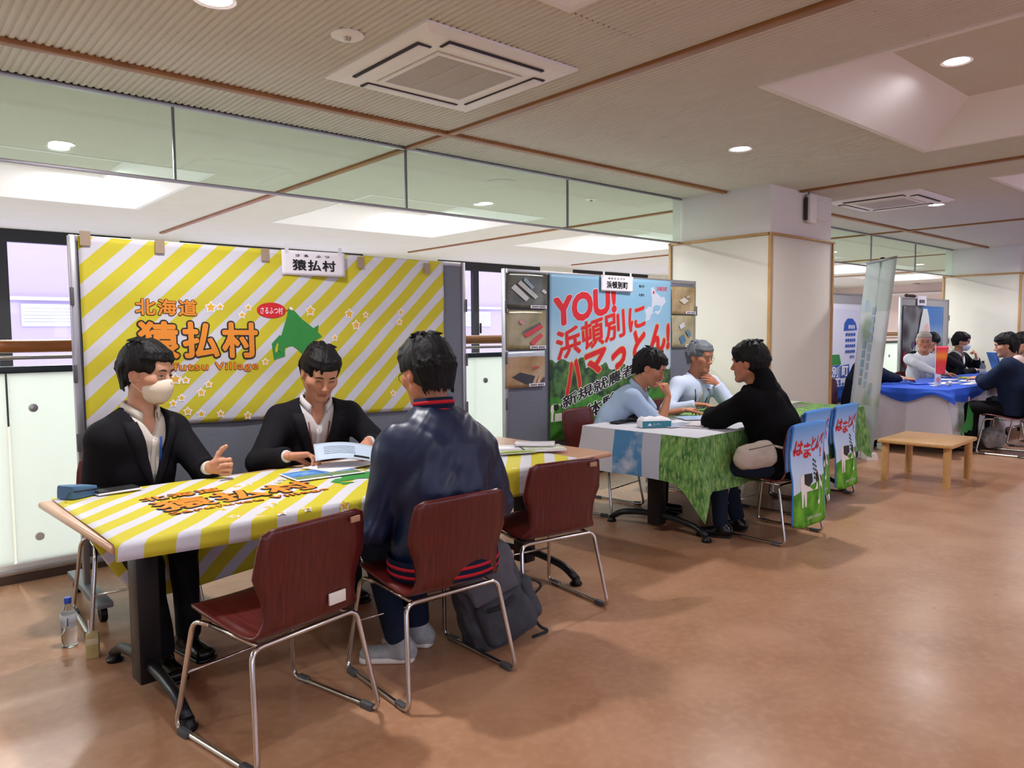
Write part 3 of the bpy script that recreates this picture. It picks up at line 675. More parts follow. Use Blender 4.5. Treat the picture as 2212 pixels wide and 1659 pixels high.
left = g.ramp(g.vor(3.2), [(.15, srgb('c03048')), (.4, srgb('3a2a34')), (.7, srgb('7a7f86'))])
g.col(g.mix(g.step(g.X, .72), left, right)); BERRY = g.m
bp_ = empty('berry_poster', (11.68, 4.525, .6)); tag(bp_, 'poster with berries, white flask outline and blue sky behind the blue table', 'poster')
MB().grid(16, 16, lambda u, v: (u*1.6, -.004-.004*math.sin(u*9), v*1.12), .0015).make('print', BERRY, bp_, True)
PALE = mat('print_pale_green', 'd4dcd8', .6)
poly('white_flask', [(.2, 0), (.3, .35), (.55, .62), (.68, .95), (.74, 1.08), (.9, 1.08), (.98, .95), (1.05, .7), (1.25, .4), (1.3, 0)], PALE, bp_, fnb, .0105)
for (a, b, r_, c_) in ((.42, .3, .07, 'a33a4e'), (.6, .22, .08, '6a4a78'), (.9, .75, .09, 'e8b4a8'), (.38, .52, .05, '58407a'), (.72, .6, .05, 'd98a80')): poly('berry', ellipse(a, b, r_, r_*1.15, 14), mat('berry_'+c_, c_, .5), bp_, fnb, .012)
text('lettering', '住', GREEN, bp_, fnb, (.76, .3, .95, .55), .02, 1, .0125)
name_sheet(12.35, 4.51, 1.80, .34, .15, '枝幸町', None, 'small white name sheet above the berry poster', .003, .6, .42)

# ------------------------------------------------------------------ tables
def table(x, y, yaw, L_, D_, label, top=TABLEWOOD, z=.7):
    o = empty('meeting_table', (x, y, 0), yaw); tag(o, label, 'table')
    MB().box((-L_/2, -D_/2, z-.028), (L_/2, D_/2, z), .012, 3).make('table_top', top, o)
    MB().box((-L_/2+.25, -.02, z-.11), (L_/2-.25, .02, z-.04), .004).make('beam', BLACK_METAL, o)
    for sx in (-1, 1):
        px = sx*(L_/2-.235)
        MB().box((px-.04, -.05, .05), (px+.04, .05, z-.03), .008).make('post', BLACK_METAL, o)
        MB().box((px-.03, -D_*.38, z-.055), (px+.03, D_*.38, z-.03), .004).make('support_arm', BLACK_METAL, o)
        pts = [(px, -.385, .035), (px, -.30, .085), (px, -.12, .115), (px, .12, .115), (px, .30, .085), (px, .385, .035)]
        ft = MB().tube(pts, .021, 10, .08).make('foot', DARK_BAR, o, True)
        for sy in (-1, 1): MB().lathe([(.001, 0), (.032, 0), (.034, .012), (.024, .022), (.022, .042), (.001, .046)], (px, sy*.385, 0), 16).make('glide', BLACK_METAL, ft)
    return o
T1 = (1.79, 3.05, math.radians(3.5)); t1 = table(*T1, 2.52, .9, 'long wood-topped meeting table with black legs under the striped cloth')
T2 = (5.10, 3.17, math.radians(3.0)); t2 = table(*T2, 2.62, .9, 'long meeting table under the grass print cloth')
T3 = (10.0, 3.36, 0.0); t3 = table(*T3, 2.6, .88, 'meeting table under the blue and white cloth')
T4 = (12.68, 3.36, 0.0); t4 = table(*T4, 2.6, .88, 'meeting table with blue cloth at the far right')
def tloc(T, a, b, z):
    c_, s_ = math.cos(T[2]), math.sin(T[2]); return (T[0]+a*c_-b*s_, T[1]+a*s_+b*c_, z)
# striped banner laid on table 1
TH = math.radians(-2.5); AX, AY = -1.255, -.515
def lay(a, b, d):
    lx = AX+a*math.cos(TH)-b*math.sin(TH); ly = AY+a*math.sin(TH)+b*math.cos(TH); z = .7035+d; y0, y1 = -.462, .462
    if ly < y0: z -= (y0-ly)*.97; ly = y0-d-.02*min(1, (y0-ly)*8)
    if ly > y1: z -= (ly-y1); ly = y1+d
    lx = max(-1.245, min(1.245, lx)) if False else lx
    return (lx, ly, z)
tc1 = empty('table_banner', (T1[0], T1[1], 0), T1[2]); tag(tc1, 'striped village banner spread over the near meeting table', 'tablecloth')
MB().grid(70, 44, lambda u, v: lay(u*BW, v*(.97-.2*u*u), .002*math.sin(u*31+v*4)*math.sin(v*6)+.002), .0012).make('cloth', STRIPE_H, tc1, True)
def lay2(a, b, d): return lay(a, b+.045, .003+(d-.009)*.5)
banner_print(tc1, lay2)
# second cloth hanging behind the table toward the staff
tc2 = empty('hanging_cloth', (T1[0], T1[1], 0), T1[2]); tag(tc2, 'striped cloth hanging low behind and under the near meeting table', 'tablecloth')
def hang(u, v):
    x = -1.19+u*2.3; drop = .16+.29*min(1, (u/.14))**.8+.05*math.sin(u*7); zt = .69
    return (x+.12*v*(1-u)*max(0, 1-u*8), .468+.012*math.sin(u*26)*v+.035*v, zt-v*drop)
MB().grid(60, 14, hang, .0015).make('cloth', STRIPE, tc2, True)

# ------------------------------------------------------------------ chairs
def chair_parts():
    o = empty('stacking_chair')
    path = [(.215, .408), (.20, .422), (.12, .42), (0, .402), (-.1, .386), (-.155, .386), (-.19, .405), (-.203, .45), (-.211, .52), (-.221, .6), (-.236, .69), (-.246, .745), (-.249, .757)]
    wid = [.17, .20, .212, .212, .208, .205, .2, .182, .19, .222, .213, .2, .165]
    P = fillet([Vector((0, a, b)) for a, b in path], .03, n=2)
    # arc-length resample
    d = [0]
    for i in range(1, len(P)): d.append(d[-1]+(P[i]-P[i-1]).length)
    dk = [0]
    for i in range(1, len(path)): dk.append(dk[-1]+math.dist(path[i], path[i-1]))
    def at_(t):
        s_ = t*d[-1]; i = max(1, min(len(d)-1, next((k for k in range(len(d)) if d[k] >= s_), len(d)-1)))
        f = (s_-d[i-1])/max(1e-6, d[i]-d[i-1]); p = P[i-1].lerp(P[i], f)
        w = float(np.interp(t*dk[-1], dk, wid)); return p, w
    def shell(u, v):
        p, w = at_(u); k = (2*v-1)
        e = min(u, 1-u)*d[-1]; 
        x = -k*w; back = max(0, min(1, (u-.5)*4)); cu = .022*k*k
        return (x, p.y+cu*back, p.z+(1-back)*.008*k*k)
    MB().grid(44, 10, shell, .011).make('plywood_shell', PLY, o, True)
    r = .0095
    fr_ = MB()
    fr_.tube([(-.19, .10, .388), (-.2, .185, .385), (-.24, .245, .012), (-.25, -.235, .012), (-.212, -.165, .374), (.212, -.165, .374), (.25, -.235, .012), (.24, .245, .012), (.2, .185, .385), (.19, .10, .388)], r, 10, .04)
    fr_.tube([(-.19, .1, .388), (-.18, -.165, .374)], r*.8, 8); fr_.tube([(.19, .1, .388), (.18, -.165, .374)], r*.8, 8)
    fr_.make('tube_frame', CHROME, o, True)
    MB().tube([(-.222, .216, .2), (.222, .216, .2)], .005, 8).make('stretcher', CHROME, o, True)
    for sx in (-1, 1):
        for y_ in (.185, -.175): MB().box((sx*.2455-.012, y_-.03, 0), (sx*.2455+.012, y_+.03, .024), .004).make('foot_pad', RUBBER, o)
    return o
CH0 = chair_parts(); used = [False]
def chair(x, y, deg, label, group='dark red plywood stacking chairs'):
    o = CH0 if not used[0] else dup(CH0)
    used[0] = True; o.location = (x, y, 0); o.rotation_euler = (0, 0, math.radians(deg)); tag(o, label, 'chair', group); return o
c_near = chair(1.045, 2.435, 12, 'empty dark red plywood chair nearest the viewer with a white sticker')
c_navy = chair(1.66, 2.40, -1, 'dark red plywood chair under the person in the navy jacket')
c_right = chair(2.49, 2.65, -8, 'empty dark red plywood chair at the right end of the striped table')
c_hood = chair(4.545, 2.56, 0, 'plywood chair under the person in the black hooded top')
c_t2 = chair(5.33, 2.90, 3, 'plywood chair with towel cover pushed in second along the grass-cloth table')
c_t3 = chair(5.86, 2.93, 3, 'plywood chair with towel cover pushed in third along the grass-cloth table')
chair(.97, 3.87, 176, 'plywood chair under the masked person in the black suit'); chair(1.95, 3.86, 180, 'plywood chair under the person reading a sheet')
chair(4.27, 3.84, 190, 'plywood chair under the person leaning in a light blue shirt'); chair(5.44, 3.90, 178, 'plywood chair under the grey-haired person with glasses')
c_girl = chair(9.36, 2.5, 2, 'plywood chair with map cover under the person in the pink hood')
chair(9.08, 4.12, 190, 'dark chair behind the leaning roll-up banner'); chair(11.22, 4.13, 175, 'chair under the person in the white work jacket'); chair(12.42, 4.13, 180, 'chair under the masked person in black at the far table')
chair(10.25, 2.45, 0, 'chair under the dark-haired person at the right edge')
s = MB().box((.055, -.2155, .445), (.125, -.2085, .485), .001).make('sticker', mat('sticker', 'e6e3da', .5), c_near); s.rotation_euler = (0, 0, 0)
for c_ in (c_near, c_right): MB().box((.13, -.2455, .715), (.17, -.238, .735), .001).make('tape_mark', mat('tan_tape', 'b08a6c', .6), c_)
# ------------------------------------------------------------------ printed towel covers over chair backs
def cover(ch, label, kind):
    o = empty('chair_cover', ch.location, ch.rotation_euler[2]); tag(o, label, 'chair cover', 'printed chair covers')
    by = lambda z: float(np.interp(z, [.1, .42, .5, .6, .757], [-.275, -.262, -.250, -.248, -.268]))
    hw = lambda z: .222 if z > .3 else .222-.02*((.3-z)/.2)**2
    zb = .11
    def surf(a, z, d): k = a/.222; return (a, by(z)-.006-d+.02*k*k+(.006*math.sin(a*22+z*9) if z < .6 else 0), z)
    def f(u, v):
        a = (2*u-1)
        z = zb+v*(.772-zb)
        if v > .97: z = .772-.012*abs(a)**4
        e = min(1, (1-abs(a))*20+.0)
        return surf(a*.22, z+(.03*abs(a)**6 if v < .05 else 0), 0)
    def front(u, v):
        a = (2*u-1)*.22; z = .775-v*.30; return (a, by(z)+.026+.016*(a/.22)**2-(.02 if v < .05 else 0), z-.012*abs(2*u-1)**4)
    if 'SkyGrass' not in MATS:
        g = G('SkyGrass', rough=.8, spec=.15)
        hz = g.math('ADD', .37, g.math('MULTIPLY', g.X, .22))
        n = g.noise(20, 6, stretch=(1, 1, .6))
        gr = g.mix(g.ramp(n, [(.3, (0, 0, 0)), (.7, (1, 1, 1))]), srgb('3f7d22'), srgb('79b83c'))
        sk = g.ramp(g.Z, [(.38, srgb('c9dbee')), (.62, srgb('a9c9ee')), (.78, srgb('5b9ae0'))])
        c_ = g.mix(g.step(g.Z, hz), gr, sk); ed = g.step(g.math('ABSOLUTE', g.X), .208); g.col(g.mix(ed, c_, srgb('3f7fd0'))); g.bump(g.noise(300, 2), .2, .003)
        g = G('MapWhite', rough=.8, spec=.15)
        c_ = g.mix(g.step(g.Z, .235), srgb('2b62cf'), srgb('e3e0e6')); g.col(g.mix(g.step(g.X, -.17), srgb('2450b8'), c_))
    m = MATS['SkyGrass' if kind == 0 else 'MapWhite']
    b = MB().grid(16, 30, f, -.004); b.make('back_panel', m, o, True)
    MB().grid(12, 10, front, .004).make('front_flap', m, o, True)
    fx = lambda a, b_, d: surf(a, b_, d)
    if kind == 0:
        for k, (chs, x0, z0, w, h) in enumerate((('は', -.18, .565, .09, .1), ('ま', -.085, .545, .085, .1), ('と', .005, .58, .062, .1), ('ん', .07, .585, .055, .095), ('べ', .122, .61, .06, .085), ('!', .155, .53, .016, .065))):
            text('lettering', chs, RED, o, fx, (x0, z0, x0+w, z0+h), .045, 1, .004)
        for k in range(3): text('small_lettering', '▪▪▪▪▪', INK, o, lambda a, b_, d, k=k: surf(.02+k*.022+b_*.016, .535-a*.13-k*.01, d), (0, 0, 1, 1), 0, 1, .006)
        cow_print(o, fx, .0, .34, .26, .006)
        text('pale_lettering', '北海道 浜頓別町', mat('print_palegreen', 'c6d9a8', .7), o, fx, (-.07, .15, .12, .172), .02, 1, .006)
    else:
        mpts = [(0.03, .70), (.05, .66), (.10, .60), (.15, .58), (.16, .54), (.11, .50), (.09, .45), (.04, .47), (.0, .45), (-.05, .46), (-.06, .42), (-.03, .38), (-.10, .36), (-.09, .42), (-.10, .48), (-.04, .52), (-.01, .55), (.0, .62)]
        poly('island_map', mpts, GREEN, o, fx, .006); poly('map_mark', ellipse(.035, .70, .025, .022, 14), mat('print_pink', 'dd8fa0', .6), o, fx, .0075)
        text('lettering', '中頓別町', BLUE, o, fx, (-.08, .3, .17, .345), .04, 1, .006)
        text('small_lettering', '▪▪▪▪▪▪▪', BLUE, o, fx, (-.03, .265, .16, .28), .02, 1, .006)
    return o
cover(c_hood, 'sky and grass printed towel cover hanging lowest, on the chair of the hooded person', 0)
cover(c_t2, 'sky and grass printed towel cover on the second chair along the grass-cloth table', 0)
cover(c_t3, 'sky and grass printed towel cover farthest back along the grass-cloth table', 0)
cover(c_girl, 'white and blue map printed cover on the chair by the blue table', 1)

# ------------------------------------------------------------------ cloth with skirts for tables 2 and 3
def skirt_cloth(name, T, L_, D_, z, drop, m, label, point=0.0, wave=.012, nseg=120, only=None, cat='tablecloth', grow=0.0):
    """top sheet + skirt all round; drop(s, side)-> length; corners hang as points"""
    o = empty(name, (T[0], T[1], 0), T[2]); tag(o, label, cat); a, b = L_/2+grow, D_/2+grow
    per = []; 
    def side(p, q, n, s):
        for i in range(n): per.append((p[0]+(q[0]-p[0])*i/n, p[1]+(q[1]-p[1])*i/n, i/n, s))
    nl, nd = int(nseg*L_/(2*(L_+D_))), int(nseg*D_/(2*(L_+D_)))
    side((-a, -b), (a, -b), nl, 0); side((a, -b), (a, b), nd, 1); side((a, b), (-a, b), nl, 2); side((-a, b), (-a, -b), nd, 3)
    n = len(per); rows = 12; m_ = MB(); v = []
    for j in range(rows+1):
        for i, (x, y, t, s) in enumerate(per):
            nx, ny = ((0, -1), (1, 0), (0, 1), (-1, 0))[s]
            e = min(t, 1-t)*(L_ if s in (0, 2) else D_)
            c_ = max(0, 1-e/.16)
            if c_ > 0 and point: nx += (1 if x > 0 else -1)*.55*c_*(0 if s in (1, 3) else 1); ny += (1 if y > 0 else -1)*.55*c_*(0 if s in (0, 2) else 1)
            dr = drop(t, s)+point*c_*c_
            w = j/rows; f = wave*w*(math.sin((x+y)*13+s)+.5*math.sin((x-y)*29))
            k = .006 + (.02+f+.06*c_*w)*min(1, w*2)
            v.append((x+nx*k, y+ny*k, z-dr*w if w > 0 else z))
    fs = [(j*n+i, j*n+(i+1) % n, (j+1)*n+(i+1) % n, (j+1)*n+i) for j in range(rows) for i in range(n)]
    fs.append(tuple(range(n))); m_.add(v, fs); m_.make('cloth', m, o, 50); return o
g = G('grass_sky_cloth', rough=.75, spec=.2)
n = g.noise(22, 8, stretch=(1, 1, .55)); gr = g.mix(g.ramp(n, [(.32, (0, 0, 0)), (.68, (1, 1, 1))]), srgb('2d6030'), srgb('6fa052'))
gr = g.mix(g.ramp(g.noise(70, 4, stretch=(1, 1, .3)), [(.45, (0, 0, 0)), (.7, (.8, .8, .8))]), gr, srgb('a6c27c'))
cl = g.noise(5, 5); bl = g.mix(g.ramp(cl, [(.5, (0, 0, 0)), (.62, (1, 1, 1))]), srgb('4f86b4'), srgb('b9c2d2'))
yy = g.math('ADD', g.Y, g.math('MULTIPLY', g.X, 0))
band = g.mix(g.step(g.Y, -.2), gr, g.mix(g.step(g.Y, -.06), srgb('b4b9c9'), g.mix(g.step(g.Y, .17), bl, srgb('c3c4cc'))))
isend = g.step(-1.28, g.X)
top = g.step(g.Z, .704)
c_ = g.mix(isend, gr, band); c_ = g.mix(top, c_, g.mix(g.step(g.X, -.4), srgb('c9ccd4'), gr)); g.col(c_)
GRASSCLOTH = g.m
skirt_cloth('tablecloth', T2, 2.62, .9, .7065, lambda t, s: {0: .36, 1: .3, 2: .34, 3: .29}[s], GRASSCLOTH, 'grass and sky printed cloth with pointed hanging corner on the second table', .15)
BLUECLOTH = mat('blue_cloth', '1f52c4', .75, bump=(120, .08)); WHITECLOTH = mat('white_cloth', 'd2d0d8', .75, bump=(30, .1))
skirt_cloth('tablecloth', T3, 2.6, .88, .7065, lambda t, s: .58, WHITECLOTH, 'long white cloth hanging from the blue-topped table', 0, .02)
skirt_cloth('table_runner', T3, 2.62, .9, .712, lambda t, s: .10+.05*math.sin(t*9+s) if s in (0, 3) else .42, BLUECLOTH, 'bright blue cloth laid over the white tablecloth', .05, .008, grow=.022)
skirt_cloth('table_runner', T4, 2.6, .88, .7065, lambda t, s: .3, BLUECLOTH, 'bright blue cloth on the farthest table', .05, .01)
o = empty('map_sheet', (8.99, 2.85, 0)); tag(o, 'green island map printed on the front of the white cloth', 'print')
poly('island_map', [(.05, .66), (.08, .60), (.16, .52), (.27, .48), (.28, .42), (.2, .36), (.17, .28), (.08, .3), (.02, .27), (-.08, .3), (-.1, .22), (-.16, .18), (-.15, .28), (-.13, .36), (-.04, .4), (.0, .46), (.02, .56)], GREEN, o, lambda a, b, d: (a*1.1, -.05-d, b*.86), .0)
poly('map_mark', ellipse(.06, .6, .03, .028, 14), mat('print_pink', 'dd8fa0', .6), o, lambda a, b, d: (a, -.052, b), 0)
# ------------------------------------------------------------------ people : smooth-union bodies meshed with surface nets
F32 = np.float32
def nv(a): return np.array(a, dtype=float)
def unit(a): a = nv(a); return a/max(1e-9, np.linalg.norm(a))
def cone(A, B, ra, rb, k=.02):
    A, B = nv(A), nv(B); d = B-A; L2 = float(d@d)+1e-9; m = max(ra, rb)
    def f(X, Y, Z):
        x, y, z = X-A[0], Y-A[1], Z-A[2]
        t = np.clip((x*d[0]+y*d[1]+z*d[2])/L2, 0, 1)
        return np.sqrt((x-t*d[0])**2+(y-t*d[1])**2+(z-t*d[2])**2)-(ra+(rb-ra)*t)
    return f, np.minimum(A, B)-m, np.maximum(A, B)+m, k
def ell(C, axes, rad, k=.02):
    C = nv(C); M = [unit(a) for a in axes]; r = rad; m = max(rad)
    def f(X, Y, Z):
        x, y, z = X-C[0], Y-C[1], Z-C[2]
        q = [(x*a[0]+y*a[1]+z*a[2]) for a in M]
        k0 = np.sqrt((q[0]/r[0])**2+(q[1]/r[1])**2+(q[2]/r[2])**2)
        k1 = np.sqrt((q[0]/r[0]**2)**2+(q[1]/r[1]**2)**2+(q[2]/r[2]**2)**2)+1e-6
        return k0*(k0-1)/k1
    return f, C-m, C+m, k
def econe(A, B, right, r0, r1, k=.03):
    """elliptic tapered capsule: half widths (right, depth) r0 at A, r1 at B"""
    A, B = nv(A), nv(B); d = B-A; L = np.linalg.norm(d); u = d/L; rt = unit(nv(right)-u*(nv(right)@u)); fw = np.cross(rt, u); m = max(*r0, *r1)
    def f(X, Y, Z):
        x, y, z = X-A[0], Y-A[1], Z-A[2]
        a = x*u[0]+y*u[1]+z*u[2]; t = np.clip(a/L, 0, 1); ex = a-t*L
        p = x*rt[0]+y*rt[1]+z*rt[2]; q = x*fw[0]+y*fw[1]+z*fw[2]
        w = r0[0]+(r1[0]-r0[0])*t; h = r0[1]+(r1[1]-r0[1])*t; mn = np.minimum(w, h)
        k0 = np.sqrt((p/w)**2+(q/h)**2+(ex/mn)**2)
        k1 = np.sqrt((p/w**2)**2+(q/h**2)**2+(ex/mn**2)**2)+1e-6
        return k0*(k0-1)/k1
    return f, np.minimum(A, B)-m, np.maximum(A, B)+m, k
class Field:
    def __init__(s, lo, hi, h):
        s.h = h; s.ax = [np.arange(lo[i], hi[i]+h, h).astype(F32) for i in range(3)]; s.D = np.full([len(a) for a in s.ax], .3, F32)
    def sl(s, lo, hi):
        o = []
        for i in range(3):
            a = max(0, int(np.searchsorted(s.ax[i], lo[i]))-1); b = min(len(s.ax[i]), int(np.searchsorted(s.ax[i], hi[i]))+1); o.append(slice(a, b))
        return tuple(o)
    def xyz(s, sl): return s.ax[0][sl[0]][:, None, None], s.ax[1][sl[1]][None, :, None], s.ax[2][sl[2]][None, None, :]
    def add(s, pr, infl=0.0, kk=None):
        f, lo, hi, k = pr; k = kk if kk is not None else k; mg = k+infl+3*s.h+.01; sl = s.sl(lo-mg, hi+mg)
        if any(q.stop <= q.start for q in sl): return
        d = f(*s.xyz(sl))-infl; D = s.D[sl]; h = np.maximum(k-np.abs(D-d), 0)/k; s.D[sl] = np.minimum(D, d)-h*h*k*.25
    def cut(s, pr, k=None, infl=0.0):
        f, lo, hi, kp = pr; k = k or kp; mg = k+infl+2*s.h; sl = s.sl(lo-mg, hi+mg)
        if any(q.stop <= q.start for q in sl): return
        d = -(f(*s.xyz(sl))-infl); D = s.D[sl]; h = np.maximum(k-np.abs(D-d), 0)/k; s.D[sl] = np.maximum(D, d)+h*h*k*.25
    def cutfn(s, f, lo=None, hi=None):
        sl = s.sl(lo, hi) if lo is not None else tuple(slice(0, n) for n in s.D.shape); s.D[sl] = np.maximum(s.D[sl], f(*s.xyz(sl)))
    def noise(s, amp, freq, seed=0, stretch=(1, 1, 1), band=.03):
        I = np.nonzero(np.abs(s.D) < band)
        if not len(I[0]): return
        p = np.stack([s.ax[i][I[i]]*stretch[i] for i in range(3)], 1).astype(float); r = np.random.RandomState(seed); n = np.zeros(len(p))
        for o in range(3):
            f = freq*1.9**o
            for _ in range(3):
                kv = r.normal(size=3); kv *= f/np.linalg.norm(kv); k2 = r.normal(size=3); k2 *= f*.6/np.linalg.norm(k2)
                n += (.6**o)*np.sin(p@kv+1.6*np.sin(p@k2+r.rand()*6)+r.rand()*6)
        s.D[I] += (amp*n/3).astype(F32)
    def mesh(s):
        D = s.D; S = D < 0; nx, ny, nz = D.shape
        acc = np.zeros((nx-1, ny-1, nz-1, 3), F32); cnt = np.zeros((nx-1, ny-1, nz-1), F32)
        c = lambda a, b, e: (slice(a, nx-1+a), slice(b, ny-1+b), slice(e, nz-1+e))
        mixed = np.zeros((nx-1, ny-1, nz-1), bool); s0 = S[c(0, 0, 0)]
        for a in (0, 1):
            for b in (0, 1):
                for e in (0, 1): mixed |= (S[c(a, b, e)] != s0)
        I = np.nonzero(mixed)
        if not len(I[0]): return np.zeros((0, 3)), []
        i, j, k = I; ac = np.zeros((len(i), 3)); ct = np.zeros(len(i))
        cor = [(a, b, e) for a in (0, 1) for b in (0, 1) for e in (0, 1)]
        for p in cor:
            for ax in range(3):
                if p[ax]: continue
                q = list(p); q[ax] = 1
                d0 = D[i+p[0], j+p[1], k+p[2]]; d1 = D[i+q[0], j+q[1], k+q[2]]; cr = (d0 < 0) != (d1 < 0); t = np.where(cr, d0/np.where(cr, d0-d1, 1), 0)
                pt = np.tile(np.array(p, float), (len(i), 1)); pt[:, ax] += t; ac += pt*cr[:, None]; ct += cr
        ac /= ct[:, None]
        V = np.stack([s.ax[0][i]+ac[:, 0]*s.h, s.ax[1][j]+ac[:, 1]*s.h, s.ax[2][k]+ac[:, 2]*s.h], 1)
        idx = np.full((nx-1, ny-1, nz-1), -1, int); idx[I] = np.arange(len(i)); Fs = []
        for ax in range(3):
            o1, o2 = [(1, 2), (2, 0), (0, 1)][ax]; sh = [nx, ny, nz]
            a = [slice(None)]*3; b = [slice(None)]*3; a[ax] = slice(0, sh[ax]-1); b[ax] = slice(1, sh[ax])
            for o in (o1, o2): a[o] = slice(1, sh[o]-1); b[o] = slice(1, sh[o]-1)
            s1, s2 = S[tuple(a)], S[tuple(b)]
            E_ = np.nonzero(s1 != s2); base = [E_[0].copy(), E_[1].copy(), E_[2].copy()]
            for o in (o1, o2): base[o] = base[o]+1
            def at_(d1_, d2_):
                q = [base[0].copy(), base[1].copy(), base[2].copy()]; q[o1] = q[o1]+d1_; q[o2] = q[o2]+d2_; return idx[q[0], q[1], q[2]]
            quad = np.stack([at_(-1, -1), at_(0, -1), at_(0, 0), at_(-1, 0)], 1); fl = s1[E_]
            quad[~fl] = quad[~fl][:, ::-1]; Fs.append(quad)
        Fq = np.concatenate(Fs); Fq = Fq[(Fq >= 0).all(1)]
        return V, Fq
def ev(prims, p, infl=0.0):
    X, Y, Z = (np.array([p[i]], float) for i in range(3)); D = np.array([.5])
    for f, lo, hi, k in prims:
        d = f(X, Y, Z)-infl; h = np.maximum(k-np.abs(D-d), 0)/k; D = np.minimum(D, d)-h*h*k*.25
    return float(D[0])
def march(prims, o, d, infl=0.0, n=60):
    t = 0.0
    for _ in range(n):
        v = ev(prims, o+d*t, infl)
        if v < .0004: break
        t += v*.8
        if t > .6: break
    return o+d*t
def ik(S, W, l1, l2, pole):
    S, W = nv(S), nv(W); d = W-S; L = np.linalg.norm(d); L_ = min(L, (l1+l2)*.995); u = d/L
    a = (l1*l1-l2*l2+L_*L_)/(2*L_); h = math.sqrt(max(0, l1*l1-a*a)); p = unit(nv(pole)-u*(nv(pole)@u)); return S+u*a+p*h, S+u*L_
def rot(v, axis, ang):
    axis = unit(axis); v = nv(v); c, s = math.cos(ang), math.sin(ang); return v*c+np.cross(axis, v)*s+axis*(axis@v)*(1-c)
def bounds(prims, pad): return np.min([p[1] for p in prims], 0)-pad, np.max([p[2] for p in prims], 0)+pad

def skin_mat(name, col):
    if name in MATS: return MATS[name]
    g = G(name, rough=.5, spec=.35); at_ = g.N.new('ShaderNodeVertexColor'); at_.layer_name = 'tint'
    n = g.mix(g.math('MULTIPLY', g.noise(60, 3), .25), at_.outputs[0], srgb('a8654a')); g.col(n)
    g.b.inputs['Subsurface Weight'].default_value = .12; g.b.inputs['Subsurface Radius'].default_value = (.01, .004, .002); return g.m
SKIN = skin_mat('skin', 'c89478')
def cloth_mat(name, col, rough=.85, spec=.2, sheen=.0, fine=250, s=.15): return mat(name, col, rough, 0, spec, None, (fine, s), 0, sheen)
def hair_mat(name, col, col2):
    if name in MATS: return MATS[name]
    g = G(name, rough=.6, spec=.25); n = g.noise(70, 4, stretch=(1, 1, .25)); g.col(g.mix(n, srgb(col), srgb(col2))); g.bump(g.noise(160, 3, stretch=(1, 1, .2)), .2, .003); return g.m
HAIR_BLACK = hair_mat('hair_black', '070709', '0f0e11'); HAIR_GREY = hair_mat('hair_grey', '4b4f56', '7d838b'); HAIR_WHITE = hair_mat('hair_white', '8d8680', 'b8b0a8')

def hand_prims(W, hd, pn, side, curls, thumb=(.5, .9, .2), spread=.0, tcurl=.35, sc=1.0, tl=1.0):
    """W wrist, hd finger direction, pn palm facing; side +1 right, -1 left; curls: 4 base curl angles (rad) -> spread over joints"""
    hd = unit(hd); pn = unit(nv(pn)-hd*(nv(pn)@hd)); ts = np.cross(hd, pn)*side; P = []
    W = nv(W); kn = W+hd*.085*sc
    P.append(econe(W+hd*.012*sc, W+hd*.078*sc, ts, (.026*sc, .016*sc), (.037*sc, .0125*sc), .012))
    P.append(cone(W+hd*.02*sc+ts*.018*sc+pn*.006*sc, W+hd*.055*sc+ts*.03*sc+pn*.006*sc, .014*sc, .011*sc, .012))
    base = (.0285, .0095, -.0095, -.0275); ln = (.074, .082, .077, .06); rad = (.0088, .0092, .0088, .0078)
    for i in range(4):
        p = kn+ts*base[i]*sc-hd*(.004, 0, .003, .01)[i]*sc; d = unit(hd+ts*spread*(1.5-i)); cu = curls[i] if hasattr(curls[i], '__len__') else (curls[i], curls[i]*1.1, curls[i]*.8)
        for j, fr in enumerate((.46, .3, .24)):
            d = unit(rot(d, np.cross(d, pn), cu[j])); q = p+d*ln[i]*fr*sc; r0 = rad[i]*sc*(1-.1*j); P.append(cone(p, q, r0, r0*.9, .0045)); p = q
    t0 = W+hd*.028*sc+ts*.026*sc+pn*.006*sc; d = unit(hd*thumb[0]+ts*thumb[1]+pn*thumb[2]); p = t0
    for j, l in enumerate((.044, .032, .026)):
        q = p+d*l*sc*tl; P.append(cone(p, q, (.0125, .0105, .0095)[j]*sc, (.0105, .0095, .0078)[j]*sc, .006)); p = q; d = unit(rot(d, np.cross(d, hd+pn*.4), tcurl*.6))
    return P

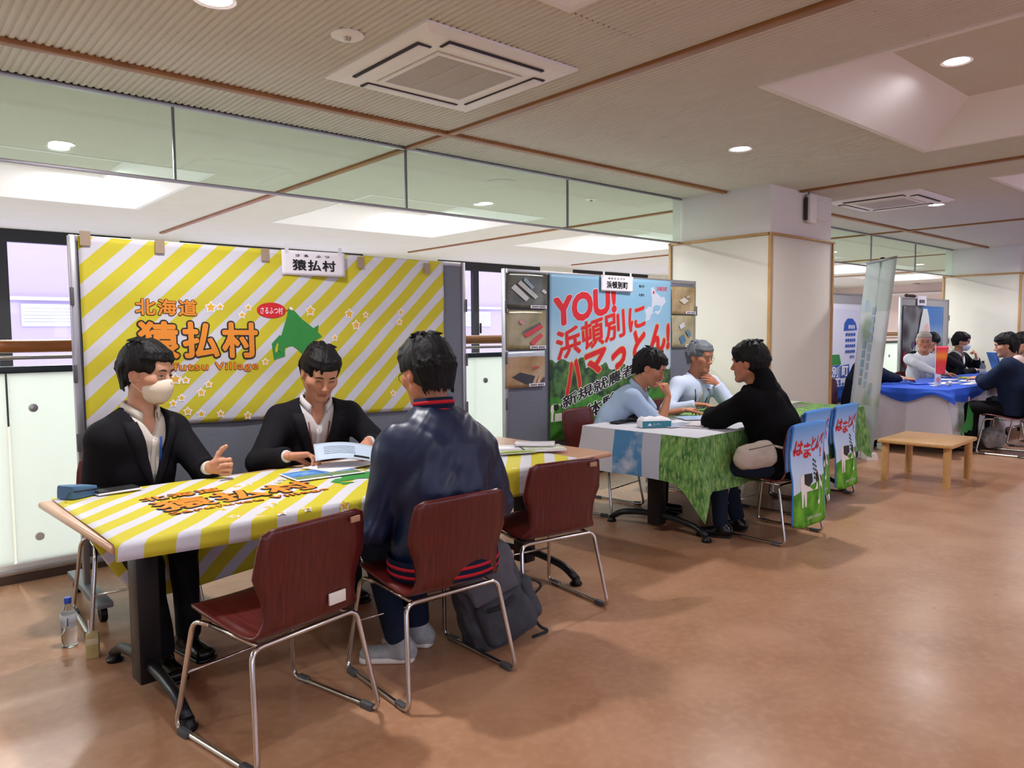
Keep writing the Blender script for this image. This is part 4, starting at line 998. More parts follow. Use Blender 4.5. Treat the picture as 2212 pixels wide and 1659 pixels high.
def person(label, px, py, face, lean=8, twist=0, seat=.40, sc=1.0, hyaw=0, hpitch=10, hroll=0, arms=None, feet=None, outfit=None, hair=None, h=.008, hh=.0032, skin='c89478', extras=(), look=None, neckf=.02, hs=1.0):
    f0 = nv((math.cos(math.radians(face)), math.sin(math.radians(face)), 0)); up = nv((0, 0, 1)); r0 = np.cross(f0, up)
    P = nv((px, py, seat+.085*sc)); ln = math.radians(lean)
    t1 = unit(up*math.cos(ln*.75)+f0*math.sin(ln*.75)); t2 = unit(up*math.cos(ln*1.25)+f0*math.sin(ln*1.25))
    M = P+t1*.24*sc; N = M+t2*.265*sc
    R = rot(r0, up, math.radians(twist)); Fc = unit(np.cross(t2, R)); R = np.cross(Fc, t2)
    S = {}; bend = outfit.get('shrug', 0)
    for s, nm in ((1, 'R'), (-1, 'L')): S[nm] = N-t2*(.045-bend)*sc+R*s*outfit.get('sw', .178)*sc+Fc*.01
    # head frame
    hf = rot(Fc*1.0-t2*(Fc@up)*0, up, math.radians(hyaw)); hf = unit(nv((hf[0], hf[1], 0))); hr = np.cross(hf, up)
    hu = rot(up, hr, -math.radians(hpitch)); hf = np.cross(hu, hr); hr2 = rot(hr, hf, math.radians(hroll)); hu = np.cross(hr2, hf); hr = hr2
    HC = N+unit(up*1.0+t2*.6+hf*.06)*.075*sc+hu*.115*hs*sc+hf*neckf*sc
    k_ = hs*sc
    HL = lambda a, b, c: HC+hr*a*k_+hf*b*k_+hu*c*k_
    ax = (hr, hf, hu)
    E_ = lambda c, rad, k: ell(HL(*c), ax, tuple(q*k_ for q in rad), k)
    Cn = lambda a, b, ra, rb, k: cone(HL(*a), HL(*b), ra*k_, rb*k_, k)
    head = [E_((0, -.012, .03), (.078, .097, .088), .02), E_((0, .02, -.028), (.066, .07, .088), .03)]
    for s in (-1, 1):
        head += [Cn((s*.047, -.002, -.055), (s*.016, .066, -.098), .024, .02, .03), E_((s*.043, .052, -.022), (.026, .026, .024), .03)]
    head += [E_((0, .074, -.103), (.02, .018, .016), .02), Cn((-.032, .08, .022), (.032, .08, .022), .013, .013, .02), E_((0, .065, .05), (.055, .03, .035), .03)]
    cuts = [E_((s*.031, .101, .0), (.02, .014, .013), .018) for s in (-1, 1)]
    head2 = []
    for s in (-1, 1):
        head2 += [E_((s*.031, .0765, -.001), (.0155, .0125, .0115), .006)]
        head2 += [E_((s*.08, -.008, -.004), (.009, .02, .031), .006), E_((s*.076, -.002, -.026), (.008, .012, .012), .008)]
        head2 += [E_((s*.0125, .097, -.037), (.0085, .011, .0075), .006)]
    head2 += [Cn((0, .086, .012), (0, .107, -.028), .0075, .0105, .012), E_((0, .109, -.033), (.0115, .011, .0095), .008)]
    head2 += [Cn((-.017, .086, -.064), (.017, .086, -.064), .0055, .0055, .008), Cn((0, .091, -.064), (0, .091, -.064), .006, .006, .012), Cn((-.015, .085, -.0745), (.015, .085, -.0745), .006, .006, .008), E_((0, .083, -.052), (.02, .012, .012), .012)]
    neck = [cone(HL(0, -.022, -.06), N-t2*.02*sc, .052*sc, .06*sc, .03)]
    # arms
    arms = arms or {}; J = {}
    for nm, s in (('R', 1), ('L', -1)):
        a = arms.get(nm) or {}; W = nv(a.get('w', S[nm]+f0*.25-up*.25)); E, W = ik(S[nm], W, .285*sc, .25*sc, a.get('pole', -up+R*s*.5)); J[nm] = (S[nm], E, W, a)
    # legs
    feet = feet or {}; K = {}
    for nm, s in (('R', 1), ('L', -1)):
        hip = P+r0*s*.09*sc-up*.01; A_ = nv(feet.get(nm, (px+f0[0]*.42+r0[0]*s*.1, py+f0[1]*.42+r0[1]*s*.1, .085))); kn, A_ = ik(hip, A_, .41*sc, .40*sc, up*1.0+f0*.8+nv(feet.get('pole', (0, 0, 0)))); K[nm] = (hip, kn, A_, unit(nv(feet.get(nm+'d', f0+r0*s*.15))))
    root = (px, py, 0)
    # --- skin mesh
    Vs, Fs, Ts, off = [], [], [], 0
    sk = np.array(srgb(skin))
    def addm(V, Fq, tint=None):
        nonlocal off
        if len(V) == 0: return
        Vs.append(V); Fs.append(np.asarray(Fq)+off); off += len(V); Ts.append(tint if tint is not None else np.tile(sk, (len(V), 1)))
    hp = head+head2+neck; lo, hi = bounds(hp, .02); fd = Field(lo, hi, hh)
    for p in head: fd.add(p)
    for p in cuts: fd.cut(p)
    for p in head2+neck: fd.add(p)
    for s in (-1, 1): fd.cut(E_((s*.091, -.002, .0), (.007, .01, .017), .006))
    fd.cut(Cn((-.019, .099, -.0688), (.019, .099, -.0688), .0028, .0028, .004))
    V, Fq = fd.mesh(); q = V-HC; lx, ly, lz = q@hr/k_, q@hf/k_, q@hu/k_; T = np.tile(sk, (len(V), 1))
    def blend(mask, c): T[:] = T*(1-mask[:, None])+np.array(srgb(c))*mask[:, None]
    g_ = lambda x, y, z, a, b, c: np.exp(-((lx-x)/a)**2-((ly-y)/b)**2-((lz-z)/c)**2)
    blend(.75*np.clip(g_(0, .092, -.069, .022, .02, .0095)*1.4, 0, 1), 'a8574f'); blend(.35*np.clip(g_(0, .1, -.035, .03, .03, .02)+g_(.05, .05, -.03, .03, .04, .025)+g_(-.05, .05, -.03, .03, .04, .025), 0, 1), 'c4735c')
    blend(.4*np.clip(g_(.085, -.01, 0, .02, .03, .04)+g_(-.085, -.01, 0, .02, .03, .04), 0, 1), 'bb6a55')
    if outfit.get('stubble'): blend(.3*np.clip(g_(0, .08, -.085, .05, .05, .03), 0, 1), '5a4a44')
    addm(V, Fq, T)
    for nm in ('R', 'L'):
        S_, E, W, a = J[nm]
        if a.get('hide'): continue
        pr = hand_prims(W, a['hd'], a['pn'], 1 if nm == 'R' else -1, a.get('curl', (.35,)*4), a.get('thumb', (.6, .8, .2)), a.get('spread', .03), a.get('tcurl', .3), sc*a.get('hsc', 1.0), a.get('tl', 1.0))
        bare = a.get('bare', .3); st = W+(E-W)*bare
        pr2 = [econe(W-unit(W-E)*.01, st, np.cross(unit(a['hd']), unit(a['pn'])), (.027*sc, .02*sc), ((.03+.012*bare)*sc, (.028+.014*bare)*sc), .015)]
        if bare >= 1: pr2.append(cone(E, E+(S_-E)*.35, .042*sc, .048*sc, .02))
        lo, hi = bounds(pr+pr2, .012); fd = Field(lo, hi, max(.0028, hh*.95))
        for p in pr2+pr: fd.add(p)
        V, Fq = fd.mesh(); tt = np.tile(sk*np.array((1.04, .97, .96)), (len(V), 1)); addm(V, Fq, tt)
    core = [econe(P, M, R, (.13, .09), (.13, .085)), econe(M, N-t2*.08, R, (.13, .085), (.14, .08)), econe(N-t2*.1, N, R, (.13, .075), (.075, .055))]
    for nm in ('R', 'L'):
        S_, E, W, a = J[nm]; core += [cone(N-t2*.05, S_, .045, .045), cone(S_, E, .042, .036), cone(E, E+(W-E)*.8, .034, .022)]; hip, kn, A_, fd_ = K[nm]; core += [cone(hip, kn, .065, .045), cone(kn, A_, .042, .03)]
    lo, hi = bounds(core, .03); fd = Field(lo, hi, .02)
    for p in core: fd.add(p)
    addm(*fd.mesh())
    V = np.concatenate(Vs); Fq = np.concatenate(Fs); T = np.concatenate(Ts)
    body = mk('person', V, Fq, SKIN, None, True, root, 0, True); tag(body, label, 'person')
    att = body.data.attributes.new('tint', 'FLOAT_COLOR', 'POINT'); att.data.foreach_set('color', np.concatenate([T, np.ones((len(T), 1))], 1).astype(F32).ravel())
    def part(name, V, Fq, m, smooth=True):
        if len(V) == 0: return None
        return mk(name, V, Fq, m, body, smooth, None, 0, True)
    def fpart(name, fd, m): V_, F_ = fd.mesh(); return part(name, V_, F_, m)
    # --- face details
    def face_pt(a, c, d=.0006):
        p = march(head+head2, HL(a, .2, c), -hf); return p+hf*d
    det = outfit.get('face', 2)
    if det:
        bm_ = MB()
        for s in (-1, 1):
            pts = [face_pt(s*x, z) for x, z in ((.014, .0215), (.026, .0265), (.038, .0265), (.048, .021))]
            MB().tube(pts, [.0022*k_, .0036*k_, .0032*k_, .0012*k_], 6).make('eyebrow', MATS['hair_black'] if not outfit.get('greybrow') else HAIR_GREY, body, True, None, 0, True)
            if det > 1:
                op = outfit.get('eye', .45)
                ey = [face_pt(s*x, z, .0012) for x, z in ((.0165, -.0025), (.024, .0022), (.031, .0032), (.039, .0022), (.046, -.001))]
                lo_ = [face_pt(s*x, z-.0085*op, .0009) for x, z in ((.0175, -.0015), (.024, .001), (.031, .001), (.039, .001), (.045, -.001))]
                MB().tube(ey, [.0008*k_, .0015*k_, .0019*k_, .0017*k_, .0009*k_], 6).make('eyelash_line', INK, body, True, None, 0, True)
                if op > .2:
                    n_ = 5; mb = MB(); mb.add([tuple(p) for p in ey]+[tuple(p) for p in lo_], [(i, i+1, n_+i+1, n_+i) for i in range(n_-1)]); w_ = mb.make('eye', mat('eye_white', 'd8d0cc', .3), body, False, None, 0, True)
                    gx = outfit.get('gaze', 0.0)*.006; c_ = face_pt(s*.031+gx, .0022-.0042*op, .0018)
                    ir = MB(); rr = .0052*k_; ir.add([tuple(c_)]+[tuple(c_+hr*rr*math.cos(q_)+hu*min(.55, op+.15)*rr*math.sin(q_)) for q_ in np.linspace(0, 2*PI, 13)[:-1]], [(0, 1+i, 1+(i+1) % 12) for i in range(12)]); ir.make('iris', INK, body, False, None, 0, True)
    # --- hair
    if hair:
        hm, st = hair['m'], hair
        top = st.get('vol', .012); cap = [E_((0, -.016, .034), (.083+top*.6, .101+top*.7, .090+top), .01), E_((0, -.043, -.01), (.073+top*.4, .062+top*.5, .06+st.get('nape', .0)), .02), E_((0, .018, .085), (.058+top*.5, .05+top*.4, .028+top), .02)]
        if st.get('long'): cap += [E_((0, -.06, -.06), (.075, .055, .10), .03)]
        near_ = hh < .0035; nl_ = 60 if near_ else 34; lo, hi = bounds(cap, .035); fd = Field(lo, hi, hh*(.8 if near_ else 1.05))
        for p in cap: fd.add(p)
        # open the face, ears and nape
        fl = st.get('line', .052)
        fd.cut(E_((0, .105, fl-.09), (.069, .075, .09), .012)); fd.cut(E_((0, .09, -.06), (.1, .085, .085), .015))
        for s in (-1, 1): fd.cut(E_((s*.088, .005, -.018), (.02, .03, .03), .01)); fd.cut(E_((s*.085, .045, -.02), (.025, .035, .042), .01))
        if not st.get('long'): fd.cut(E_((0, -.055, -.115-st.get('nape', 0)), (.12, .085, .05), .02))
        # locks of the fringe and sides
        r_ = np.random.RandomState(st.get('seed', 1)); part_ = st.get('part', .3)
        lr = .72 if near_ else 1.0
        for i in range(nl_):
            a = -1.3+2.6*i/(nl_-1); a += r_.normal()*.04
            sx = math.sin(a); cy = math.cos(a)
            p0 = HL(.04*sx, -.015+.035*cy, .112+top*.8); p1 = HL((.064+top*.5)*sx, .002+(.072+top*.5)*cy, .09+r_.rand()*.008)
            fz = st.get('fringe', .03)+r_.normal()*.009+(.012 if abs(a) > .9 else 0)+st.get('open', .03)*math.exp(-((a-part_)/.32)**2)
            bias = (a-part_)*.35
            am = a+bias*.3; pm = HL((.077+top*.25)*math.sin(am), .004+(.087+top*.25)*math.cos(am), .066+r_.rand()*.006)
            p2 = HL(.081*math.sin(a+bias*.5), .009+.0885*math.cos(a+bias*.5), fz+.018-.03*max(0, abs(a)-.8))
            fd.add(cone(p0, p1, .015*lr*k_, .011*lr*k_, .005)); fd.add(cone(p1, pm, .011*lr*k_, .0095*lr*k_, .004)); fd.add(cone(pm, p2, .009*lr*k_, .0018*k_, .003))
        nb_ = 54 if near_ else 26
        for i in range(nb_):
            a = PI/2+.35+(PI-.7)*i/(nb_-1); sx, cy = math.sin(a), math.cos(a)
            p0 = HL(.07*sx, -.02+.07*cy, .06+.05*r_.rand()); p1 = HL((.088+top*.4)*sx, -.018+(.102+top*.4)*cy, -.0+.03*r_.rand()); p2 = HL(.069*sx, -.024+.076*cy, -.06-.025*r_.rand()-st.get('nape', 0))
            fd.add(cone(p0, p1, .013*lr*k_, .010*lr*k_, .005)); fd.add(cone(p1, p2, .009*lr*k_, .002*k_, .004))
        for i in range(10):
            a = r_.rand()*2*PI; p0 = HL(.03*math.cos(a), -.03+.03*math.sin(a), .115+top); p1 = HL(.065*math.cos(a), -.03+.065*math.sin(a), .106+top*.9+r_.rand()*st.get('tuft', .008)); fd.add(cone(p0, p1, .012*k_, .003*k_, .008))
        fd.noise(.0014 if near_ else .002, 190, st.get('seed', 1), (1, 1, .3), .012)
        fpart('hair', fd, hm)
    # --- clothes
    def torso_pr(w=1.0, d=1.0):
        q = [econe(P-up*.05+f0*.0, P+t1*.1*sc, r0, (.17*w*sc, .125*d*sc), (.158*w*sc, .115*d*sc), .04), econe(P+t1*.06*sc, M, R, (.156*w*sc, .113*d*sc), (.165*w*sc, .116*d*sc), .05), econe(M, N-t2*.1*sc, R, (.166*w*sc, .116*d*sc), (.172*w*sc, .112*d*sc), .05), econe(N-t2*.1*sc, N-t2*.035*sc, R, (.155*w*sc, .1*d*sc), (.085*w*sc, .07*d*sc), .05)]
        for nm, s in (('R', 1), ('L', -1)): q.append(cone(N-t2*.045*sc+R*s*.05*sc, S[nm], .056*sc*w, .062*sc*w, .05))
        return q
    def sleeve_pr(nm, end=1.0, w=1.0):
        S_, E, W, a = J[nm]; q = [cone(S_, E, .064*w*sc, .053*w*sc, .03)]
        if end > 0: q.append(cone(E, E+(W-E)*end, .052*w*sc, .039*w*sc, .02))
        return q
    def cuff_cut(fd, nm, end, rad=.09):
        S_, E, W, a = J[nm]
        if end > 0: p0, d = E+(W-E)*end, unit(W-E)
        else: p0, d = S_+(E-S_)*(1+end), unit(E-S_)
        fd.cutfn(lambda X, Y, Z: np.where((X-p0[0])**2+(Y-p0[1])**2+(Z-p0[2])**2 < rad**2, (X-p0[0])*d[0]+(Y-p0[1])*d[1]+(Z-p0[2])*d[2], -1.0), p0-rad, p0+rad)
    TL = lambda a, b, c: N+R*a*sc+Fc*b*sc+t2*c*sc
    def upper(name, m, infl, ends, w=1.0, d=1.0, noise=(.004, 22), v=None, hem=-.07, fine=None, nf=1.0):
        tp = torso_pr(w, d); sp = {nm: sleeve_pr(nm, ends[nm], nf) for nm in ('R', 'L') if ends.get(nm) is not None}; allp = tp+[q for l in sp.values() for q in l]
        lo, hi = bounds(allp, .04+infl); fd = Field(lo, hi, fine or h)
        for p in tp: fd.add(p, infl)
        for l in sp.values():
            for p in l: fd.add(p, infl*.6)
        if noise: fd.noise(noise[0], noise[1], 3, (1, 1, .7))
        for nm in sp: cuff_cut(fd, nm, ends[nm]-.0 if ends[nm] > 0 else ends[nm])
        fd.cut(cone(N-t2*.03, HL(0, -.02, -.05), .062*sc, .07*sc, .01))
        fd.cutfn(lambda X, Y, Z: (P[2]+hem)-Z)
        if v:
            wt, ub = v
            def vf(X, Y, Z):
                x, y, z = X-N[0], Y-N[1], Z-N[2]; a = x*R[0]+y*R[1]+z*R[2]; u = x*t2[0]+y*t2[1]+z*t2[2]; fw = x*Fc[0]+y*Fc[1]+z*Fc[2]
                wd = wt*np.clip((u-ub)/(.0-ub), 0.0, 1.15); return -np.maximum(np.abs(a)-wd, .0-fw)*.8
            fd.cutfn(vf)
        return fpart(name, fd, m), tp
    kind = outfit['kind']; info = {'N': N, 'R': R, 'F': Fc, 'T': t2, 'TL': TL, 'J': J, 'K': K, 'P': P, 'M': M, 'HL': HL, 'body': body, 'part': part, 'fpart': fpart, 'head': head+head2, 'axes': (hr, hf, hu), 'face_pt': face_pt, 'E_': E_, 'HC': HC, 'k': k_}
    def collar(m, top=.055, rad=.066, gap=.5, infl=.004, z0=-.03):
        c_ = MB(); nn = 26; rows = []
        base = N+t2*z0*sc; nk = unit(HL(0, -.022, -.06)-N)
        for j in range(5):
            w_ = j/4; ring = []
            for i in range(nn+1):
                a = -PI/2+gap+(2*PI-2*gap)*i/nn; fr = -math.sin(a)
                rr = (rad+.006*(1-w_)+infl)*sc; zz = (z0+(top-z0)*w_-(.035*max(0, fr)**2)*(1 if j else .6))*sc
                ring.append(N+nk*zz+R*rr*math.cos(a)*1.02+Fc*(rr*1.0*-math.sin(a))*.98)
            rows.append(ring)
        # fold down
        for drop in (.0, .03):
            ring = []
            for i in range(nn+1):
                a = -PI/2+gap+(2*PI-2*gap)*i/nn; fr = -math.sin(a); rr = (rad+infl+.009+drop*.25)*sc; zz = (top-.004-drop-(.035*max(0, fr)**2)-(.028*max(0, fr)**6 if drop else 0))*sc
                ring.append(N+nk*zz+R*rr*math.cos(a)*1.02+Fc*(rr*-math.sin(a)))
            rows.append(ring)
        Vc = [tuple(p) for r_ in rows for p in r_]; Fc_ = [(j*(nn+1)+i, j*(nn+1)+i+1, (j+1)*(nn+1)+i+1, (j+1)*(nn+1)+i) for j in range(len(rows)-1) for i in range(nn)]
        o = part('collar', Vc, Fc_, m); md = o.modifiers.new('thick', 'SOLIDIFY'); md.thickness = .003; md.offset = 0; return o
    def on_chest(prims, infl, pts, d=.003): return [march(prims, TL(a, .4, c), -Fc, infl)+Fc*d for a, c in pts]
    def placket(prims, infl, m):
        pts = [(0, c) for c in (-.085, -.12, -.18, -.25, -.32)]; p = on_chest(prims, infl, pts, .0025); rows = []
        for q_ in p: rows += [tuple(q_-R*.014), tuple(q_+R*.014)]
        o = part('placket', rows, [(2*i, 2*i+1, 2*i+3, 2*i+2) for i in range(len(p)-1)], m); md = o.modifiers.new('thick', 'SOLIDIFY'); md.thickness = .0025; md.offset = 0
        for q_ in on_chest(prims, infl, [(0, -.09), (0, -.165), (0, -.24)], .005):
            rw = [tuple(q_+Fc*.001)]+[tuple(q_+R*.0045*math.cos(a_)+t2*.0045*math.sin(a_)) for a_ in np.linspace(0, 2*PI, 9)[:-1]]
            part('button', rw, [(0, 1+i, 1+(i+1) % 8) for i in range(8)], MATS['eye_white'] if 'eye_white' in MATS else m, False)
    if kind in ('suit',):
        sh, tp = upper('shirt', outfit['shirt'], .0, {'R': .97, 'L': .97}, .97, .97, None, (.05, -.085), -.02, None, .8)
        jk, jp = upper('jacket', outfit['jacket'], .014, {'R': .93, 'L': .93}, 1.03, 1.04, (.0035, 20), (.085, outfit.get('vbot', -.34)))
        collar(outfit['shirt'])
        for s in (-1, 1):   # lapels
            pr = jp; vb = outfit.get('vbot', -.34); rows = []
            for t in np.linspace(0, 1, 9):
                c = -.005+(vb+.02)*t; wd = .085*max(0, (c-vb)/(-vb)); lw = .05*math.sin(min(1, (1-t)*1.6+.1)*PI/2)*(1.25 if .12 < t < .3 else 1)
                rows.append([march(pr, TL(s*(wd+lw*q_), .4, c), -Fc, .014)+Fc*(.0035 if 0 < q_ < 1 else .001) for q_ in (-.06, .0, .5, 1.0)])
            Vl = [tuple(p) for r_ in rows for p in r_]; Fl = [(i*4+j, i*4+j+1, i*4+5+j, i*4+4+j) for i in range(8) for j in range(3)]
            o = part('lapel', Vl, Fl, outfit['lapel'] if 'lapel' in outfit else outfit['jacket']); md = o.modifiers.new('thick', 'SOLIDIFY'); md.thickness = .004; md.offset = 0
        placket(tp, 0, outfit['shirt'])
        info['chest'] = lambda pts, d=.003: on_chest(tp, 0, pts, d)
    elif kind == 'shirt':
        sh, tp = upper('shirt', outfit['shirt'], .008, outfit.get('ends', {'R': .95, 'L': .95}), 1.03, 1.06, (.006, 20)); collar(outfit['shirt'], gap=.42); placket(tp, .008, outfit['shirt'])
        info['chest'] = lambda pts, d=.003: on_chest(tp, .008, pts, d)
        for nm, e in outfit.get('rolled', {}).items():
            S_, E, W, a = J[nm]; c0 = E+(W-E)*e if e > 0 else S_+(E-S_)*(1+e); d = unit(W-E) if e > 0 else unit(E-S_)
            fd = Field(c0-.09, c0+.09, h*.7); fd.add(cone(c0-d*.03, c0-d*.002, .056*sc, .058*sc)); fd.noise(.004, 60, 5); fd.cutfn(lambda X, Y, Z: (X-c0[0])*d[0]+(Y-c0[1])*d[1]+(Z-c0[2])*d[2]); q0 = c0-d*.035; fd.cutfn(lambda X, Y, Z: -((X-q0[0])*d[0]+(Y-q0[1])*d[1]+(Z-q0[2])*d[2])); fpart('rolled_cuff', fd, outfit['shirt'])
    elif kind in ('bomber', 'hoodie'):
        jk, jp = upper('jacket' if kind == 'bomber' else 'hooded_top', outfit['jacket'], .022, {'R': .95, 'L': .95}, outfit.get('w', 1.08), outfit.get('d', 1.12), outfit.get('noise', (.008, 18)), None, -.07, None, 1.18)
        info['jp'] = jp
        if kind == 'hoodie':
            pr = [econe(N-Fc*.075*sc+t2*.02*sc-R*.07*sc, N-Fc*.075*sc+t2*.02*sc+R*.07*sc, t2, (.055, .05), (.055, .05), .03), ell(N-Fc*.10*sc-t2*.03*sc, (R, Fc, t2), (.10*sc, .045*sc, .075*sc), .03), cone(N-Fc*.07+R*.085+t2*.0, N+Fc*.055+R*.06-t2*.04, .034, .022, .02), cone(N-Fc*.07-R*.085+t2*.0, N+Fc*.055-R*.06-t2*.04, .034, .022, .02)]
            if outfit.get('hoodup'): pr.append(ell(N-Fc*.10*sc+t2*.075*sc, (R, Fc, t2), (.085*sc, .05*sc, .075*sc), .03))
            lo, hi = bounds(pr, .03); fd = Field(lo, hi, h)
            for p in pr: fd.add(p)
            fd.noise(.005, 30, 8); fd.cut(cone(N, HL(0, -.02, -.03), .06*sc, .066*sc, .01)); fpart('hood', fd, outfit.get('hood', outfit['jacket']))
        else:
            nk = unit(HL(0, -.022, -.06)-N)
            def band(name, z0, z1, m, rad=.074, bulge=.006):
                c_ = MB(); nn = 30; rows = []
                for w_ in np.linspace(0, 1, 5): rows.append([N+nk*((z0+(z1-z0)*w_)-.02*math.cos(2*PI*i/nn)*0)*sc+R*(rad+bulge*math.sin(w_*PI))*sc*math.cos(2*PI*i/nn)+Fc*(rad+bulge*math.sin(w_*PI))*sc*math.sin(2*PI*i/nn) for i in range(nn)])
                rows.append([N+nk*(z1-.004)*sc+R*(rad-.007)*sc*math.cos(2*PI*i/nn)+Fc*(rad-.007)*sc*math.sin(2*PI*i/nn) for i in range(nn)])
                part(name, [tuple(p) for r_ in rows for p in r_], [(j*nn+i, j*nn+(i+1) % nn, (j+1)*nn+(i+1) % nn, (j+1)*nn+i) for j in range(len(rows)-1) for i in range(nn)], m)
            band('rib_collar', -.01, .088, outfit['rib'], .077); band('red_stripe', .03, .046, outfit['stripe'], .0808, .0035); band('red_stripe', .06, .076, outfit['stripe'], .0800, .0035)
            def wband(name, z0, z1, m, k):
                nn = 40; rows = []
                for w_ in np.linspace(0, 1, 4): rows.append([P+t1*((z0+(z1-z0)*w_))+r0*(.222*k+.004*math.sin(w_*PI))*sc*math.cos(2*PI*i/nn)+f0*(.186*k+.004*math.sin(w_*PI))*sc*math.sin(2*PI*i/nn) for i in range(nn)])
                part(name, [tuple(p) for r_ in rows for p in r_], [(j*nn+i, j*nn+(i+1) % nn, (j+1)*nn+(i+1) % nn, (j+1)*nn+i) for j in range(len(rows)-1) for i in range(nn)], m)
            wband('rib_waistband', -.075, .0, outfit['rib'], 1.0); wband('red_stripe', -.062, -.048, outfit['stripe'], 1.012); wband('red_stripe', -.034, -.02, outfit['stripe'], 1.012)
    # trousers and shoes
    if outfit.get('legs', True):
        pr = [ell(P-up*.02, (r0, f0, up), (.165*sc, .12*sc, .10*sc), .04)]
        for nm in ('R', 'L'):
            hip, kn, A_, d = K[nm]; pr += [cone(hip, kn, .088*sc, .067*sc, .03), cone(kn, A_+up*.015, .064*sc, .05*sc, .025)]
        lo, hi = bounds(pr, .03); fd = Field(lo, hi, h*1.15)
        for p in pr: fd.add(p)
        fd.noise(.005, 20, 9, (1, 1, .8)); fpart('trousers', fd, outfit['trousers'])
        for nm in ('R', 'L'):
            hip, kn, A_, d = K[nm]; g0 = nv((A_[0], A_[1], 0)); sd = np.cross(d, up)
            pr = [econe(g0-d*.045+up*.04, g0+d*.13+up*.032, sd, (.036, .04), (.042, .026), .02), cone(A_-d*.005+up*.0, g0-d*.02+up*.05, .042, .046, .03)]
            lo, hi = bounds(pr, .02); fd = Field(lo, hi, h*.8)
            for p in pr: fd.add(p)
            fd.cutfn(lambda X, Y, Z: .012-Z+0*X+0*Y); sh_ = fpart('shoe', fd, outfit['shoes'])
            so = [econe(g0-d*.05+up*.012, g0+d*.135+up*.012, sd, (.038, .02), (.044, .02), .01)]; lo, hi = bounds(so, .02); fd = Field(lo, hi, h*.7)
            for p in so: fd.add(p, .003)
            fd.cutfn(lambda X, Y, Z: np.maximum(.001-Z, Z-outfit.get('sole_h', .018))+0*X+0*Y); V_, F_ = fd.mesh()
            mk('sole', V_, F_, outfit.get('sole', outfit['shoes']), sh_, True, None, 0, False) if False else part('shoe_sole', V_, F_, outfit.get('sole', outfit['shoes']))
    for ex in extras: ex(info)
    return info
# accessories ---------------------------------------------------------
def mask_on(m):
    def f(i):
        E_, HL = i['E_'], i['HL']; hr, hf, hu = i['axes']; HC, k = i['HC'], i['k']; lo, hi = HC-.2, HC+.2; fd = Field(HL(0, .04, -.06)-.12, HL(0, .04, -.06)+.12, .003)
        for p in (E_((0, .045, -.055), (.068, .068, .062), .02), E_((0, .082, -.045), (.028, .036, .042), .03), E_((0, .056, -.085), (.042, .044, .036), .03)): fd.add(p)
        def cutp(n, c): 
            p0 = HL(*c); n = hr*n[0]+hf*n[1]+hu*n[2]; fd.cutfn(lambda X, Y, Z: (X-p0[0])*n[0]+(Y-p0[1])*n[1]+(Z-p0[2])*n[2])
        fd.cutfn(lambda X, Y, Z: 0*X+0*Y+0*Z-1)
        cutp((0, -.35, 1), (0, .1, -.012)); cutp((0, -1, .25), (0, .032, -.05)); cutp((.75, -.3, .4), (.068, .05, -.03)); cutp((-.75, -.3, .4), (-.068, .05, -.03))
        i['fpart']('face_mask', fd, m)
        for s in (-1, 1):
            for z in (-.025, -.085): MB().tube([tuple(HL(s*.058, .045, z)), tuple(HL(s*.074, .01, (z-.02)/2-.005)), tuple(HL(s*.082, -.02, -.01 if z > -.05 else -.03))], .0016, 6, .01).make('ear_loop', m, i['body'], True, None, 0, True)
    return f
def glasses_on(m, r=.021):
    def f(i):
        HL = i['HL']
        for s in (-1, 1):
            MB().tube([tuple(HL(s*.032+r*math.cos(a)*1.15, .101-.006*abs(math.cos(a)), -.004+r*.8*math.sin(a))) for a in np.linspace(0, 2*PI, 17)[:-1]], .0013, 6, 0, True).make('glasses_rim', m, i['body'], True, None, 0, True)
            MB().tube([tuple(HL(s*.056, .094, .004)), tuple(HL(s*.08, .05, .006)), tuple(HL(s*.086, -.01, .008))], .0014, 6).make('glasses_temple', m, i['body'], True, None, 0, True)
        MB().tube([tuple(HL(-.009, .106, .0)), tuple(HL(.009, .106, .0))], .0013, 6).make('glasses_bridge', m, i['body'], True, None, 0, True)
    return f
def strip_on(name, m, pts, w=.006, d=.004):
    def f(i):
        p = i['chest'](pts, d); R, T = i['R'], i['T']; rows = []
        for k in range(len(p)):
            t = unit(p[min(k+1, len(p)-1)]-p[max(k-1, 0)]); s = unit(np.cross(t, i['F'])); ww = w[k] if hasattr(w, '__len__') else w; rows += [tuple(p[k]-s*ww), tuple(p[k]+s*ww)]
        o = mk(name, rows, [(2*k, 2*k+1, 2*k+3, 2*k+2) for k in range(len(p)-1)], m, i['body'], True, None, 0, True); md = o.modifiers.new('thick', 'SOLIDIFY'); md.thickness = .002; md.offset = 0
    return f
